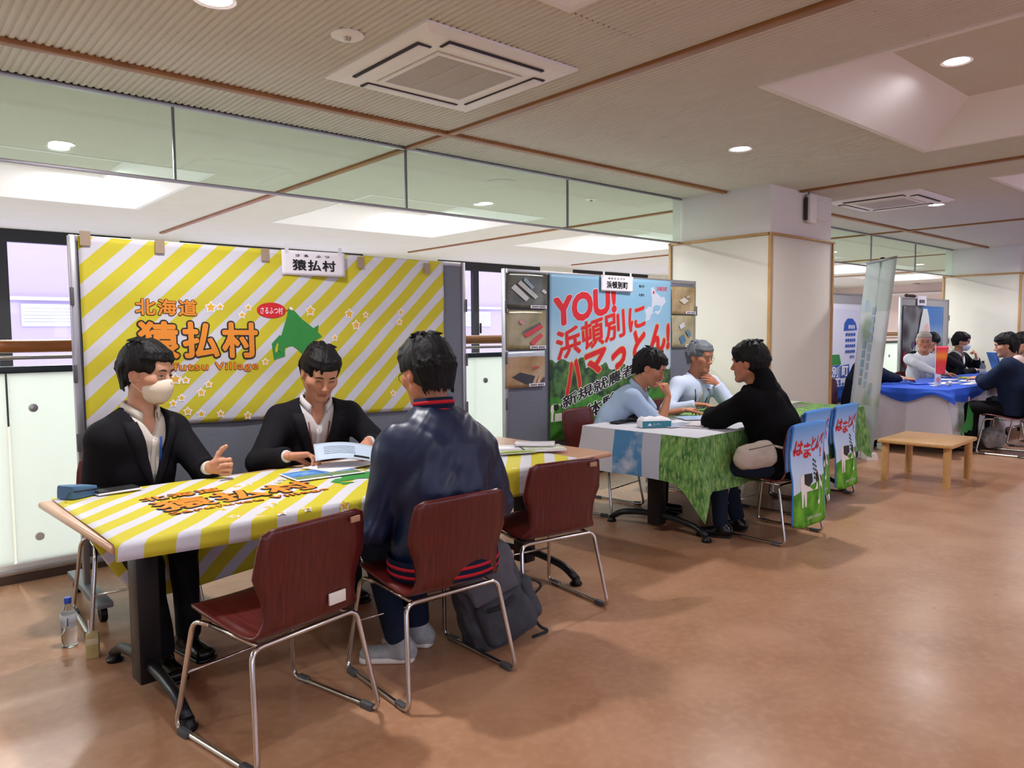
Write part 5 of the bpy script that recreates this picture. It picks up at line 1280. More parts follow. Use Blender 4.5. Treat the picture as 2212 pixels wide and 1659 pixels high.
# ------------------------------------------------------------------ the people
SUIT = cloth_mat('black_suit', '15151a', .85, .2); SUIT2 = cloth_mat('dark_suit', '18181d', .85, .2)
LAPEL = cloth_mat('suit_lapel', '1a1a20', .8, .25)
SHIRT_W = cloth_mat('white_shirt', 'd3d0d2', .8); SHIRT_C = cloth_mat('cream_shirt', 'd8d2c8', .8); SHIRT_B = cloth_mat('light_blue_shirt', 'a3b9d6', .8); SHIRT_P = cloth_mat('pale_blue_shirt', 'c3cfe6', .8)
TROUS = cloth_mat('black_trousers', '121216', .85); DENIM = cloth_mat('dark_denim', '1c2638', .9)
NAVY = mat('navy_satin', '11203f', .38, 0, .5, None, (40, .06)); RIBN = cloth_mat('navy_rib', '141d33', .9, .2, 0, 400, .3); REDRIB = cloth_mat('red_rib', 'b3202c', .8, .2, 0, 400, .3)
BLACKHOOD = cloth_mat('black_fleece', '0b0b0e', .95, .15); NAVYCOAT = cloth_mat('navy_coat', '1a2740', .85); PINKHOOD = cloth_mat('pale_pink_hood', 'd6c2bd', .9)
WORKWHITE = cloth_mat('white_work_jacket', 'd0d3dc', .8)
SHOE_BLACK = mat('black_leather', '0d0d0f', .25, 0, .5); SNEAKER = mat('grey_sneaker', '9b9d9f', .8, noise=(30, .15)); SOLE_W = mat('white_sole', 'd8d2c8', .6)
MASK_C = cloth_mat('cream_mask', 'e2d6c4', .8); MASK_W = cloth_mat('white_mask', 'dfe0e2', .8)
METAL_THIN = mat('thin_metal', '8c8a88', .3, .9)
FIST = ((1.35, 1.5, .9),)*4
def pin_on(i):
    p = i['TL'](.0, 0, 0); q = march(i['jp0'], p, i['F']) if 'jp0' in i else None
# 1 masked man at the left
p1 = person('person in a black suit and cream face mask behind the striped table', .95, 3.83, -68, lean=9, seat=.40, hyaw=16, hpitch=9, hs=1.1,
    arms={'L': dict(w=(1.165, 3.40, .757), hd=(.8, -.58, .02), pn=(-.58, -.8, .12), curl=FIST, thumb=(.4, .9, .0), tcurl=.5, tl=.72, pole=(.6, .4, -1), bare=.25, hsc=1.12), 'R': dict(w=(.86, 3.52, .60), hd=(.5, -.8, -.2), pn=(.3, 0, -1), pole=(-.25, .5, -1))},
    feet={'R': (.86, 3.12, .085), 'L': (1.0, 3.24, .085), 'Rd': (.1, -1, 0), 'Ld': (.2, -1, 0)},
    outfit=dict(kind='suit', jacket=SUIT, lapel=LAPEL, shirt=SHIRT_C, shrug=-.045, trousers=TROUS, shoes=SHOE_BLACK, eye=.6, gaze=.3), hair=dict(m=HAIR_BLACK, vol=.018, fringe=.03, part=.35, open=.045, line=.068, seed=3),
    extras=(mask_on(MASK_C), strip_on('lanyard', mat('blue_lanyard', '2456b8', .6), [(-.03, -.08), (-.035, -.14), (-.04, -.2), (-.045, -.26), (-.05, -.33)], .005, .008)), skin='cfa086')
# 2 man reading a sheet
p2 = person('person in a dark suit reading a pale sheet behind the striped table', 1.87, 3.83, -104, lean=15, seat=.40, hyaw=2, hpitch=27, hroll=-4, hs=1.1,
    arms={'R': dict(w=(1.545, 3.405, .765), hd=(.85, -.45, .03), pn=(-.1, -.25, -.95), curl=(.5, .55, .6, .65), thumb=(.8, .35, .55), pole=(-.7, .5, -.8), bare=.3, hsc=1.12), 'L': dict(w=(1.955, 3.36, .80), hd=(-.25, -.75, -.45), pn=(-.75, .1, -.55), curl=(.55, .6, .7, .8), thumb=(.7, .3, .6), pole=(1, .5, -.6), bare=.2, hsc=1.12)},
    outfit=dict(kind='suit', jacket=SUIT2, lapel=LAPEL, shirt=SHIRT_W, shrug=-.02, trousers=TROUS, shoes=SHOE_BLACK, eye=.12, stubble=1), hair=dict(m=HAIR_BLACK, vol=.014, fringe=.026, part=-.15, open=.045, line=.07, seed=5),
    extras=(strip_on('lanyard', mat('brown_lanyard', '7c4a34', .6), [(.055, -.05), (.045, -.12), (.03, -.2), (.012, -.27), (0, -.33)], .004, .007), strip_on('lanyard', MATS['brown_lanyard'], [(-.055, -.05), (-.045, -.12), (-.03, -.2), (-.012, -.27), (0, -.33)], .004, .007)), skin='cb967a')
# 3 navy satin jacket, seen from behind
p3 = person('person in a navy satin jacket with red striped collar seen from behind', 1.72, 2.385, 82, lean=6, seat=.405, sc=1.02, hyaw=12, hpitch=14, hs=1.07,
    arms={'L': dict(w=(1.66, 2.68, .60), hd=(.5, .8, -.2), pn=(.3, 0, -1), pole=(-.6, -.2, -.8), bare=.1), 'R': dict(w=(1.90, 2.66, .58), hd=(-.5, .8, -.1), pn=(0, 0, -1), pole=(.7, -.1, -.9), bare=.1)},
    feet={'L': (1.62, 2.58, .10), 'R': (1.77, 2.66, .10), 'Ld': (-.75, .65, 0), 'Rd': (-.55, .8, 0)},
    outfit=dict(kind='bomber', jacket=NAVY, rib=RIBN, stripe=REDRIB, trousers=DENIM, shoes=SNEAKER, sole=SOLE_W, sole_h=.034, eye=.3, shrug=-.08, sw=.168, w=1.05, d=1.14, noise=(.014, 19)), hair=dict(m=HAIR_BLACK, vol=.018, fringe=.02, nape=.012, seed=8, tuft=.02),
    extras=(glasses_on(mat('dark_glasses', '2a2422', .3)),), skin='bf8467')
# 4 leaning in light blue
p4 = person('person in a light blue shirt leaning with chin on hand at the second table', 4.18, 3.73, -58, lean=30, seat=.40, sc=1.0, hyaw=0, hpitch=24, h=.010, hh=.004, hs=1.05,
    arms={'R': dict(w=(4.40, 3.30, .895), hd=(-.3, .2, 1), pn=(-.2, .75, .1), curl=(1.0, 1.1, 1.2, 1.2), thumb=(.9, .4, .2), pole=(.3, -.5, -1), bare=1.0), 'L': dict(w=(4.72, 3.40, .755), hd=(.95, -.25, .05), pn=(0, 0, -1), curl=(.4, .4, .5, .5), pole=(.2, .8, -.6), bare=.95)},
    outfit=dict(kind='shirt', shirt=SHIRT_B, ends={'R': -.05, 'L': .12}, rolled={'R': -.05, 'L': .12}, trousers=TROUS, shoes=SHOE_BLACK, eye=.25), hair=dict(m=HAIR_BLACK, vol=.014, fringe=.018, nape=.008, seed=11, tuft=.018), skin='c08868')
# 5 grey-haired, glasses, hand at the mouth
p5 = person('grey-haired person with glasses, pale shirt and tie, hand at the mouth', 5.42, 3.90, -106, lean=17, seat=.38, hyaw=14, hpitch=8, h=.010, hh=.004, hs=1.05,
    arms={'L': dict(w=(5.455, 3.60, .915), hd=(-.85, .05, .35), pn=(.2, .9, -.2), curl=(.5, .5, .55, .6), thumb=(.8, .4, .4), pole=(.6, -.3, -1), bare=.25), 'R': dict(w=(5.12, 3.56, .76), hd=(.4, -.85, 0), pn=(0, 0, -1), curl=(.4,)*4, pole=(-.8, .3, -.7), bare=.2)},
    outfit=dict(kind='shirt', shirt=SHIRT_P, trousers=TROUS, shoes=SHOE_BLACK, greybrow=1, stubble=1, eye=.35), hair=dict(m=HAIR_GREY, vol=.01, fringe=.03, seed=13),
    extras=(glasses_on(METAL_THIN), strip_on('tie', mat('pale_tie', 'a8a596', .6, noise=(40, .3)), [(0, -.05), (0, -.09), (0, -.2), (0, -.3), (0, -.36)], (.014, .012, .02, .027, .026), .006), strip_on('lanyard', INK, [(.07, -.04), (.06, -.12), (.05, -.2), (.04, -.3)], .004, .006), strip_on('lanyard', INK, [(-.07, -.04), (-.06, -.12), (-.05, -.2), (-.04, -.3)], .004, .006)), skin='b97f62')
# 6 black hoodie
p6 = person('person in a black hooded top seen from behind at the second table', 4.54, 2.47, 112, lean=22, twist=-16, seat=.40, sc=1.0, hyaw=10, hpitch=4, h=.010, hh=.004, hs=1.05,
    arms={'L': dict(w=(4.50, 3.0, .765), hd=(.55, .8, .1), pn=(.2, 0, -1), curl=(.5,)*4, pole=(-1, -.1, -.4), bare=.15), 'R': dict(w=(4.74, 3.0, .765), hd=(-.2, 1, .0), pn=(0, 0, -1), curl=(.5,)*4, pole=(1, -.2, -.5), bare=.15)},
    feet={'L': (4.22, 2.74, .085), 'R': (4.44, 2.76, .085), 'Ld': (-.5, .85, 0), 'Rd': (-.1, 1, 0), 'pole': (-.5, 0, 0)},
    outfit=dict(kind='hoodie', jacket=BLACKHOOD, hoodup=1, trousers=DENIM, shoes=SHOE_BLACK, w=1.10, d=1.15, face=1), hair=dict(m=HAIR_BLACK, vol=.022, fringe=.02, nape=.012, seed=17, tuft=.01), skin='b98062')
# far booth
kw = dict(h=.013, hh=.006)
p7 = person('older person in a white work jacket behind the blue table', 11.2, 4.1, -140, lean=14, seat=.42, hyaw=-12, hpitch=4, hs=1.08, arms={'L': dict(w=(11.05, 3.72, .76), hd=(.3, -.9, 0), pn=(0, 0, -1), pole=(1, .3, -.6)), 'R': dict(w=(10.80, 3.68, .76), hd=(.6, -.75, 0), pn=(0, 0, -1), pole=(-1, .3, -.6))},
    outfit=dict(kind='shirt', shirt=WORKWHITE, trousers=TROUS, shoes=SHOE_BLACK, greybrow=1, eye=.3), hair=dict(m=HAIR_WHITE, vol=.005, fringe=.05, line=.075, seed=19), extras=(glasses_on(METAL_THIN),), skin='bd8264', **kw)
p8 = person('person in black with white face mask and glasses at the far blue table', 12.42, 4.1, -95, lean=10, seat=.40, hyaw=20, hpitch=8, hs=1.05, arms={'L': dict(w=(12.55, 3.80, .93), hd=(-.3, .1, 1), pn=(-.2, .8, 0), curl=(1.1,)*4, pole=(.8, -.3, -1)), 'R': dict(w=(12.4, 3.75, .76), hd=(.7, -.5, 0), pn=(0, 0, -1), pole=(-1, .2, -.6))},
    outfit=dict(kind='suit', jacket=SUIT, shirt=SHIRT_W, trousers=TROUS, shoes=SHOE_BLACK, eye=.4), hair=dict(m=HAIR_BLACK, vol=.016, fringe=.02, seed=23), extras=(mask_on(MASK_W), glasses_on(METAL_THIN)), skin='c08a6c', **kw)
p9 = person('person in a navy coat with pale pink hood at the blue table', 9.42, 2.45, 100, lean=8, seat=.41, hyaw=8, hpitch=10, arms={'L': dict(w=(9.5, 2.83, .80), hd=(.1, 1, .1), pn=(.3, 0, -1), pole=(-1, -.2, -.5)), 'R': dict(w=(9.66, 2.83, .80), hd=(-.1, 1, .1), pn=(-.3, 0, -1), pole=(1, -.2, -.5))},
    outfit=dict(kind='hoodie', jacket=NAVYCOAT, hood=PINKHOOD, trousers=TROUS, shoes=SHOE_BLACK, w=1.1, d=1.15), hair=dict(m=HAIR_BLACK, vol=.016, fringe=.012, seed=29, nape=.03, nf=26), skin='d3a488', **kw)
p10 = person('dark-haired person in dark clothes at the right edge of the picture', 10.2, 2.5, 105, lean=8, seat=.41, hyaw=5, hpitch=8, outfit=dict(kind='hoodie', jacket=BLACKHOOD, trousers=TROUS, shoes=SHOE_BLACK, face=0), arms={'L': dict(w=(10.2, 2.83, .77), hd=(0, 1, 0), pn=(0, 0, -1)), 'R': dict(w=(10.4, 2.83, .77), hd=(0, 1, 0), pn=(0, 0, -1))}, hair=dict(m=HAIR_BLACK, vol=.02, fringe=.015, seed=31, long=1), skin='c8957a', **kw)
p11 = person('person in a dark suit half hidden by the leaning roll-up banner', 9.12, 4.08, -62, lean=16, seat=.40, hyaw=5, hpitch=12, outfit=dict(kind='suit', jacket=cloth_mat('dark_blue_suit', '1b2233', .85), shirt=SHIRT_W, trousers=TROUS, shoes=SHOE_BLACK, face=1), arms={'L': dict(w=(9.60, 3.70, .765), hd=(.8, -.5, 0), pn=(0, -.2, -1), pole=(.5, .8, -.6)), 'R': dict(w=(9.42, 3.58, .765), hd=(.95, -.2, 0), pn=(0, .2, -1), pole=(-.6, -.4, -.6))}, hair=dict(m=HAIR_BLACK, vol=.014, fringe=.02, seed=37), skin='c8957a', **kw)
p12 = person('dark-haired person bending behind the one in the white work jacket', 11.78, 4.22, -150, lean=10, seat=.43, hyaw=25, hpitch=30, outfit=dict(kind='suit', jacket=SUIT, shirt=SHIRT_W, trousers=TROUS, shoes=SHOE_BLACK, face=0), arms={'L': dict(w=(11.85, 3.9, .6), hd=(0, -1, 0), pn=(0, 0, -1)), 'R': dict(w=(11.6, 3.95, .6), hd=(0, -1, 0), pn=(0, 0, -1))}, hair=dict(m=HAIR_BLACK, vol=.016, fringe=.01, seed=41), skin='c8957a', **kw)
# ------------------------------------------------------------------ smaller things
# on the striped table (table 1)
def on(T, a, b, z, name, label, cat, rz=0, group=None):
    x, y, z = tloc(T, a, b, z); o = empty(name, (x, y, z), T[2]+math.radians(rz)); return tag(o, label, cat, group)
TZ = .711
o = on(T1, -1.13, .40, TZ, 'pouch', 'blue-grey zipped pouch on the back left corner of the striped table', 'pouch', 25)
POUCH = mat('blue_pouch', '4a6f94', .8, bump=(120, .2))
def pouch(u, v):
    a = 2*PI*u; k = abs(math.cos(a))**.35*(1 if math.cos(a) > 0 else -1); l = abs(math.sin(a))**.35*(1 if math.sin(a) > 0 else -1)
    w = 1-.28*v*v if l > 0 else 1-.1*v; return (k*.062*(1 if v < .8 else .9), l*.05*w, .052*math.sin(min(1, v*1.1)*PI/2)*(1-.35*(k*.5+.5)))
MB().grid(32, 8, pouch).add([pouch(i/32, 1) for i in range(32)], [tuple(range(32))]).make('body', POUCH, o, 50)
MB().tube([(-.058, -.051, .03), (.058, -.051, .022)], .003, 6).make('zipper', INK, o); MB().tube([(-.075, -.05, .03), (-.095, -.055, .012)], .0025, 6).make('pull_cord', INK, o)
o = on(T1, -.985, .365, TZ, 'notebook', 'black notebook with white edge beside the blue pouch', 'notebook', 4)
MB().box((-.09, -.03, 0), (.08, .06, .006), .001).make('pages', PAPER, o); MB().box((-.09, -.018, .006), (.075, .06, .011), .001).make('cover', INK, o)
g = G('blue_flyer', rough=.35); n = g.noise(14, 5); sky = g.mix(g.ramp(n, [(.45, (0, 0, 0)), (.65, (1, 1, 1))]), srgb('2f7fd0'), srgb('7fb4e6')); gr = g.mix(g.noise(30, 5), srgb('55784a'), srgb('8ea67a')); g.col(g.mix(g.step(g.Y, -.02), gr, sky)); FLYER = g.m
def flyer(T, a, b, z, w, h, m, label, rz=0, t=.003, name='flyer', cat='flyer', bord=True):
    o = on(T, a, b, z, name, label, cat, rz); MB().box((-w/2, -h/2, 0), (w/2, h/2, t), .0008).make('sheet', PAPER, o)
    if m: MB().box((-w/2+.008, -h/2+.02, t), (w/2-.008, h/2-.008, t+.0006)).make('print', m, o)
    return o
o = flyer(T1, -.20, .10, TZ, .33, .22, FLYER, 'open blue and green printed folder in front of the reading person', -6)
MB().box((-.0015, -.105, .003), (.0015, .105, .0045)).make('fold', mat('fold_blue', '1d3f86', .6), o)
flyer(T1, -.04, .20, TZ+.004, .3, .21, None, 'blank white sheets under the blue folder', 10, .003, 'paper', 'paper')
# sheet held by the reading person
o = empty('held_sheet', (1.72, 3.27, .80)); tag(o, 'pale blue printed sheet held in both hands', 'paper')
SC = [nv(p) for p in ((1.60, 3.235, .755), (1.655, 3.365, .815), (1.935, 3.25, .785), (1.85, 3.09, .735))]
def sheet(u, v, d=0): p = SC[0]*(1-u)*(1-v)+SC[1]*(1-u)*v+SC[2]*u*v+SC[3]*u*(1-v); return tuple(p-nv((1.72, 3.27, .80))+nv((0, 0, .018*math.sin(u*PI)+d)))
MB().grid(14, 6, sheet, .0008).make('sheet', mat('pale_blue_paper', 'b9cbe0', .6), o, True)
for k in range(5): MB().grid(6, 1, lambda u, v, k=k: sheet(.15+u*.5, .72-k*.1+v*.02, .0015)).make('printed_line', mat('print_grey', '6f8296', .6), o)
MB().grid(4, 1, lambda u, v: sheet(.62+u*.25, .1+v*.12, .0015)).make('printed_block', INK, o)
# brochures at the right end
GREENB = mat('brochure_green', '8ba03e', .4, noise=(25, .3)); PALEB = mat('brochure_pale', 'c5ccb8', .4, noise=(20, .2)); WHB = mat('brochure_white', 'd9d6dc', .4)
for a, b, w, h, rz, m, z, lb in ((.80, -.02, .24, .17, -30, PALEB, 0, 'pale green booklet lying nearest the navy jacket'), (.82, -.13, .20, .14, -24, GREENB, .006, 'bright green booklet on the brochure pile'), (.90, -.08, .26, .18, -38, WHB, .010, 'white brochure with dark spine on the pile'), (.99, -.17, .24, .17, -34, PALEB, .004, 'thick pale catalogue at the right end of the pile'), (1.01, -.10, .22, .15, -50, WHB, .022, 'curled white leaflet on top of the catalogue')):
    o = on(T1, a, b, TZ+z, 'brochure', lb, 'brochure', rz, 'brochures at the end of the striped table'); t = .012 if 'thick' in lb else .005
    MB().box((-w/2, -h/2, 0), (w/2, h/2, t), .001).make('pages', PAPER, o); MB().grid(8, 2, lambda u, v: (-w/2+u*w, -h/2+v*h, t+.001+(.012*(u-.5)**2 if 'curled' in lb else 0)), .001).make('cover', m, o, True)
    MB().box((-w/2, -h/2, t), (-w/2+.012, h/2, t+.0022)).make('spine', mat('spine_dark', '3c4a30', .5), o)
# bottle, carton
WATER = mat('clear_pet', 'f4f8fb', .06, trans=1.0, ior=1.33)
o = empty('water_bottle', (.635, 3.67, 0)); tag(o, 'clear plastic water bottle with blue cap on the floor', 'bottle')
MB().lathe([(.001, .004), (.024, .0), (.031, .006), (.032, .05), (.0305, .058), (.032, .066), (.032, .12), (.031, .14), (.022, .168), (.0125, .185), (.0125, .196)], n=28).make('bottle', WATER, o, True)
MB().lathe([(.0145, .192), (.0145, .214), (.013, .217), (.001, .217)], n=24).make('cap', mat('blue_cap', '2746a8', .4), o)
MB().lathe([(.0325, .09), (.0325, .145)], n=28).make('label_band', mat('clear_label', 'c9d4dc', .3, alpha=.45), o, True)
MB().box((-.012, -.0335, .10), (-.008, -.0325, .135)).make('print', BLUE, o)
o = empty('drink_carton', (.685, 3.475, 0), math.radians(-20)); tag(o, 'small yellowish drink carton with a white straw on the floor', 'carton')
CART = mat('carton_yellow', 'b8ab72', .5, noise=(30, .15)); MB().box((-.024, -.019, 0), (.024, .019, .105), .002).make('box', CART, o); MB().box((-.0245, -.0195, .06), (.0245, .0195, .085), .001).make('print_band', mat('carton_pale', 'cfc8a4', .5), o)
MB().tube([(-.01, .0, .10), (-.012, .0, .145), (-.012, .0, .16)], .003, 8).make('straw', PAPER, o)
# backpack
BPM = mat('backpack_grey', '44464e', .85, noise=(40, .12), bump=(220, .25)); BPD = mat('backpack_dark', '26272c', .85, bump=(200, .2))
bc = nv((2.03, 2.47, 0)); ba, bb, bu = unit((.93, -.22, -.36)), unit((.25, .95, .05)), None
o = empty('backpack', (2.03, 2.47, 0)); tag(o, 'grey backpack slumped on the floor beside the navy jacket', 'backpack')
up_ = unit((-.34, .10, .93)); rt_ = unit((.93, -.25, .34)); dp_ = unit(np.cross(up_, rt_)); rt_ = np.cross(dp_, up_); B0 = nv((2.02, 2.47, .215))
def rbox(C, axes, hs, r, k=.02):
    C = nv(C); M_ = [unit(a) for a in axes]; m = max(hs)*1.6
    def f(X, Y, Z):
        x, y, z = X-C[0], Y-C[1], Z-C[2]; q = [np.abs(x*a[0]+y*a[1]+z*a[2])-(hs[i]-r) for i, a in enumerate(M_)]
        return np.sqrt(np.maximum(q[0], 0)**2+np.maximum(q[1], 0)**2+np.maximum(q[2], 0)**2)+np.minimum(np.maximum(np.maximum(q[0], q[1]), q[2]), 0)-r
    return f, C-m, C+m, k
AXB = (rt_, dp_, up_)
def bpart(name, prs, m, noise=.006, h_=.007, infl=0):
    fd = Field(*bounds(prs, .03), h_)
    for q_ in prs: fd.add(q_, infl)
    fd.noise(noise, 27, 4); fd.cutfn(lambda X, Y, Z: .002-Z+0*X+0*Y); V_, F_ = fd.mesh(); return mk(name, V_, F_, m, o, True, None, 0, True)
bpart('body', [rbox(B0, AXB, (.15, .085, .215), .06, .03), rbox(B0-up_*.13, AXB, (.16, .095, .09), .06, .04)], BPM, .009)
bpart('front_pocket', [rbox(B0-dp_*.095-up_*.075, AXB, (.115, .04, .105), .035)], mat('backpack_pocket', '3a3d45', .85, noise=(40, .12), bump=(220, .25)), .005)
bpart('top_flap', [rbox(B0+up_*.16-dp_*.03, AXB, (.145, .085, .065), .045, .03), rbox(B0+up_*.09-dp_*.105, AXB, (.11, .02, .07), .018, .03)], mat('backpack_flap', '55555d', .85, bump=(220, .25)), .005)
bpart('side_pocket', [rbox(B0+rt_*.155-up_*.09, AXB, (.035, .075, .1), .03)], BPM, .006)
q0 = [B0+rt_*.15-up_*.02, B0+rt_*.22-up_*.05, B0+rt_*.25-up_*.10, B0+rt_*.17-up_*.12]; MB().tube([tuple(p) for p in q0], .006, 6, .03).make('strap', BPD, o, True, None, 0, True)
q0 = [B0+rt_*.14-up_*.13-dp_*.02, nv((2.24, 2.38, .035)), nv((2.28, 2.36, .012)), nv((2.18, 2.36, .012))]; MB().tube([tuple(p) for p in q0], .007, 6, .03).make('strap', BPD, o, True, None, 0, True)
q0 = [B0-dp_*.125-rt_*.07-up_*.0, B0-dp_*.14-up_*.015, B0-dp_*.125+rt_*.06-up_*.0]; MB().tube([tuple(p) for p in q0], .012, 8, .03).make('front_handle', BPD, o, True, None, 0, True)
c0 = B0+up_*.135+rt_*.09-dp_*.06; o2 = MB().box((c0[0]-.012, c0[1]-.006, c0[2]-.06), (c0[0]+.014, c0[1]+.002, c0[2]-.015), .004).make('tag_charm', RED, o, None, None, 0, True)
MB().box((c0[0]-.011, c0[1]-.008, c0[2]-.058), (c0[0]+.004, c0[1]-.0065, c0[2]-.038), .0005).make('charm_print', PWHITE, o, None, None, 0, True); MB().tube([tuple(c0), tuple(c0-nv((0, 0, .02)))], .003, 6).make('charm_cord', INK, o, True, None, 0, True)
# second table ------------------------------------------------------
T2Z = .7095
def on2(x, y, z, name, label, cat, deg=0): return tag(empty(name, (x, y, z), math.radians(deg)), label, cat)
o = on2(4.06, 3.46, T2Z, 'document_case', 'flat black document case on the near corner of the grass-cloth table', 'case', 12); MB().box((-.1, -.035, 0), (.1, .035, .014), .004).make('case', INK, o); MB().box((-.1, -.036, .006), (.1, -.0352, .008)).make('seam', RUBBER, o)
o = on2(4.21, 3.44, T2Z, 'glasses_case', 'rounded black glasses case on the grass-cloth table', 'case', -20)
fd = Field(nv((-.1, -.06, -.01)), nv((.1, .06, .08)), .005); fd.add(ell((0, 0, .012), ((1, 0, 0), (0, 1, 0), (0, 0, 1)), (.078, .042, .042))); fd.cutfn(lambda X, Y, Z: .001-Z+0*X+0*Y); V_, F_ = fd.mesh(); mk('shell', V_, F_, mat('gloss_black', '121317', .2), o, True)
MB().tube([(-.07, -.018, .02), (0, -.042, .018), (.07, -.018, .02)], .0015, 6, .02).make('seam', METAL_THIN, o)
o = on2(4.04, 3.15, T2Z, 'tissue_pack', 'white and teal soft tissue pack on the edge of the grass-cloth table', 'tissues', -33)
def tissue(u, v):
    x = (u-.5)*.21; y = (v-.5)*.11; e = min(1, (.5-abs(u-.5))*8)*min(1, (.5-abs(v-.5))*8); return (x, y, .045+.022*e**.5+.004*math.sin(u*19)*e)
MB().box((-.105, -.055, 0), (.105, .055, .047), .004).grid(16, 10, tissue).make('pack', PAPER, o, 50); TEAL = mat('teal_print', '2f7f8e', .5)
s_ = MB().box((-.1, -.0565, .002), (.1, -.0552, .045)).make('teal_side', TEAL, o); text('lettering', 'JA', PWHITE, s_, lambda a, b, d: (a, -.0572, b), (-.03, .016, .03, .03), .03); MB().add([(-.065, -.0572, .014), (-.035, -.0572, .014), (-.05, -.0572, .032)], [(0, 1, 2)]).make('triangle_mark', PWHITE, s_, False)
DKG = mat('dark_green_print', '3b5236', .35, noise=(8, .5))
for x, y, w, h, deg, m, z, lb, nm in ((4.52, 3.42, .42, .2, 8, DKG, .002, 'dark green landscape leaflet in front of the leaning person', 'leaflet'), (4.66, 3.22, .3, .21, -30, mat('leaflet_blue', '9db8d8', .4, noise=(14, .25)), .004, 'pale blue leaflet under the joined hands', 'leaflet'), (4.30, 2.98, .3, .21, 20, mat('leaflet_mixed', 'b2a9a4', .3, noise=(22, .45)), 0, 'photo magazine near the hooded person', 'magazine'), (4.36, 2.95, .28, .2, 14, WHB, .008, 'white magazine stacked on the photo magazine', 'magazine'), (4.20, 3.08, .25, .18, -15, mat('clear_file', 'aebccb', .12, alpha=.6), .003, 'crinkled clear plastic file beside the tissue pack', 'clear file'), (5.4, 3.3, .42, .3, 2, PAPER, 0, 'white sheets spread at the middle of the grass-cloth table', 'paper'), (5.95, 3.26, .42, .3, 4, mat('leaflet_dark', '6b6f62', .4, noise=(18, .4)), 0, 'dark photo leaflet at the far end of the grass-cloth table', 'leaflet'), (6.22, 3.4, .3, .21, 10, PALEB, .003, 'pale yellow leaflet at the far corner of the grass-cloth table', 'leaflet')):
    o = on2(x, y, T2Z+z, nm.replace(' ', '_'), lb, nm, deg); MB().box((-w/2, -h/2, 0), (w/2, h/2, .0035), .0008).make('pages', PAPER, o); MB().box((-w/2+.002, -h/2+.002, .0036), (w/2-.002, h/2-.002, .0048)).make('print', m, o)
o = on2(4.86, 3.18, T2Z+.006, 'spectacles', 'folded dark spectacles lying on the pale blue leaflet', 'glasses', 30)
for s in (-1, 1): MB().tube([(s*.033+.024*math.cos(a), 0, .022+.018*math.sin(a)) for a in np.linspace(0, 2*PI, 15)[:-1]], .0015, 6, 0, True).make('rim', INK, o, True); MB().tube([(s*.06, 0, .03), (s*.05, .09, .01)], .0014, 6).make('temple', INK, o, True)
MB().tube([(-.009, 0, .026), (.009, 0, .026)], .0014, 6).make('bridge', INK, o)
# toy cow on the table
o = on2(6.18, 3.52, T2Z, 'plush_cow', 'small white and black toy cow on a green stand on the grass-cloth table', 'toy', 150)
TW = mat('toy_white', 'e2dcd8', .8); MB().box((-.08, -.05, 0), (.08, .05, .02), .006).make('stand', mat('toy_green', '4f6b3c', .6), o)
fd = Field(nv((-.14, -.1, .0)), nv((.16, .1, .26)), .006)
for q_ in (ell((0, 0, .11), ((1, 0, 0), (0, 1, 0), (0, 0, 1)), (.075, .05, .055)), ell((.07, 0, .18), ((1, 0, 0), (0, 1, 0), (0, 0, 1)), (.045, .042, .045)), ell((.108, 0, .165), ((1, 0, 0), (0, 1, 0), (0, 0, 1)), (.025, .026, .02)), *[cone((sx*.045, sy*.03, .09), (sx*.05, sy*.034, .035), .02, .018) for sx in (-1, 1) for sy in (-1, 1)], *[cone((.065, s*.035, .2), (.055, s*.075, .205), .012, .008) for s in (-1, 1)], cone((-.07, 0, .13), (-.1, 0, .08), .007, .006)): fd.add(q_)
V_, F_ = fd.mesh(); mk('body', V_, F_, TW, o, True)
for c_, r_ in (((-.03, -.035, .135), .03), ((.02, .04, .12), .028), ((.075, -.035, .2), .02), ((-.055, .02, .14), .02)):
    fd = Field(nv(c_)-.04, nv(c_)+.04, .006); fd.add(ell(c_, ((1, 0, 0), (0, 1, 0), (0, 0, 1)), (r_, r_*.7, r_))); V_, F_ = fd.mesh(); mk('black_patch', V_, F_, INK, o, True)
for sx in (-1, 1):
    for sy in (-1, 1): MB().lathe([(.001, .02), (.019, .02), (.02, .036), (.001, .04)], (sx*.051, sy*.035, 0), 12).make('hoof', INK, o)
# waist bag of the hooded person
o = empty('waist_bag', (4.21, 2.5, .0)); tag(o, 'cream waist bag at the hip of the hooded person', 'bag'); CRM = mat('cream_nylon', 'b5aa9c', .75, bump=(60, .2))
A0, A1 = nv((4.12, 2.53, .565)), nv((4.30, 2.45, .60)); prs = [econe(A0, A1, (0, 0, 1), (.075, .045), (.07, .045), .03), ell((A0+A1)/2-nv((0, 0, .03)), (unit(A1-A0), (0, 0, 1), (.4, .9, 0)), (.15, .07, .05), .03)]
fd = Field(*bounds(prs, .03), .008)
for q_ in prs: fd.add(q_)
fd.noise(.007, 30, 12); V_, F_ = fd.mesh(); mk('body', V_, F_, CRM, o, True, None, 0, True)
m_ = (A0+A1)/2+nv((-.02, -.055, .05)); MB().tube([tuple(m_-nv((.09, -.03, .01))), tuple(m_), tuple(m_+nv((.09, -.03, .01)))], .004, 6, .02).make('zip', mat('zip_grey', '6a635a', .5), o, True, None, 0, True)
MB().tube([tuple(A1+nv((.02, 0, .03))), (4.40, 2.345, .60), (4.52, 2.31, .59)], .009, 6, .03).make('strap', CRM, o, True, None, 0, True)
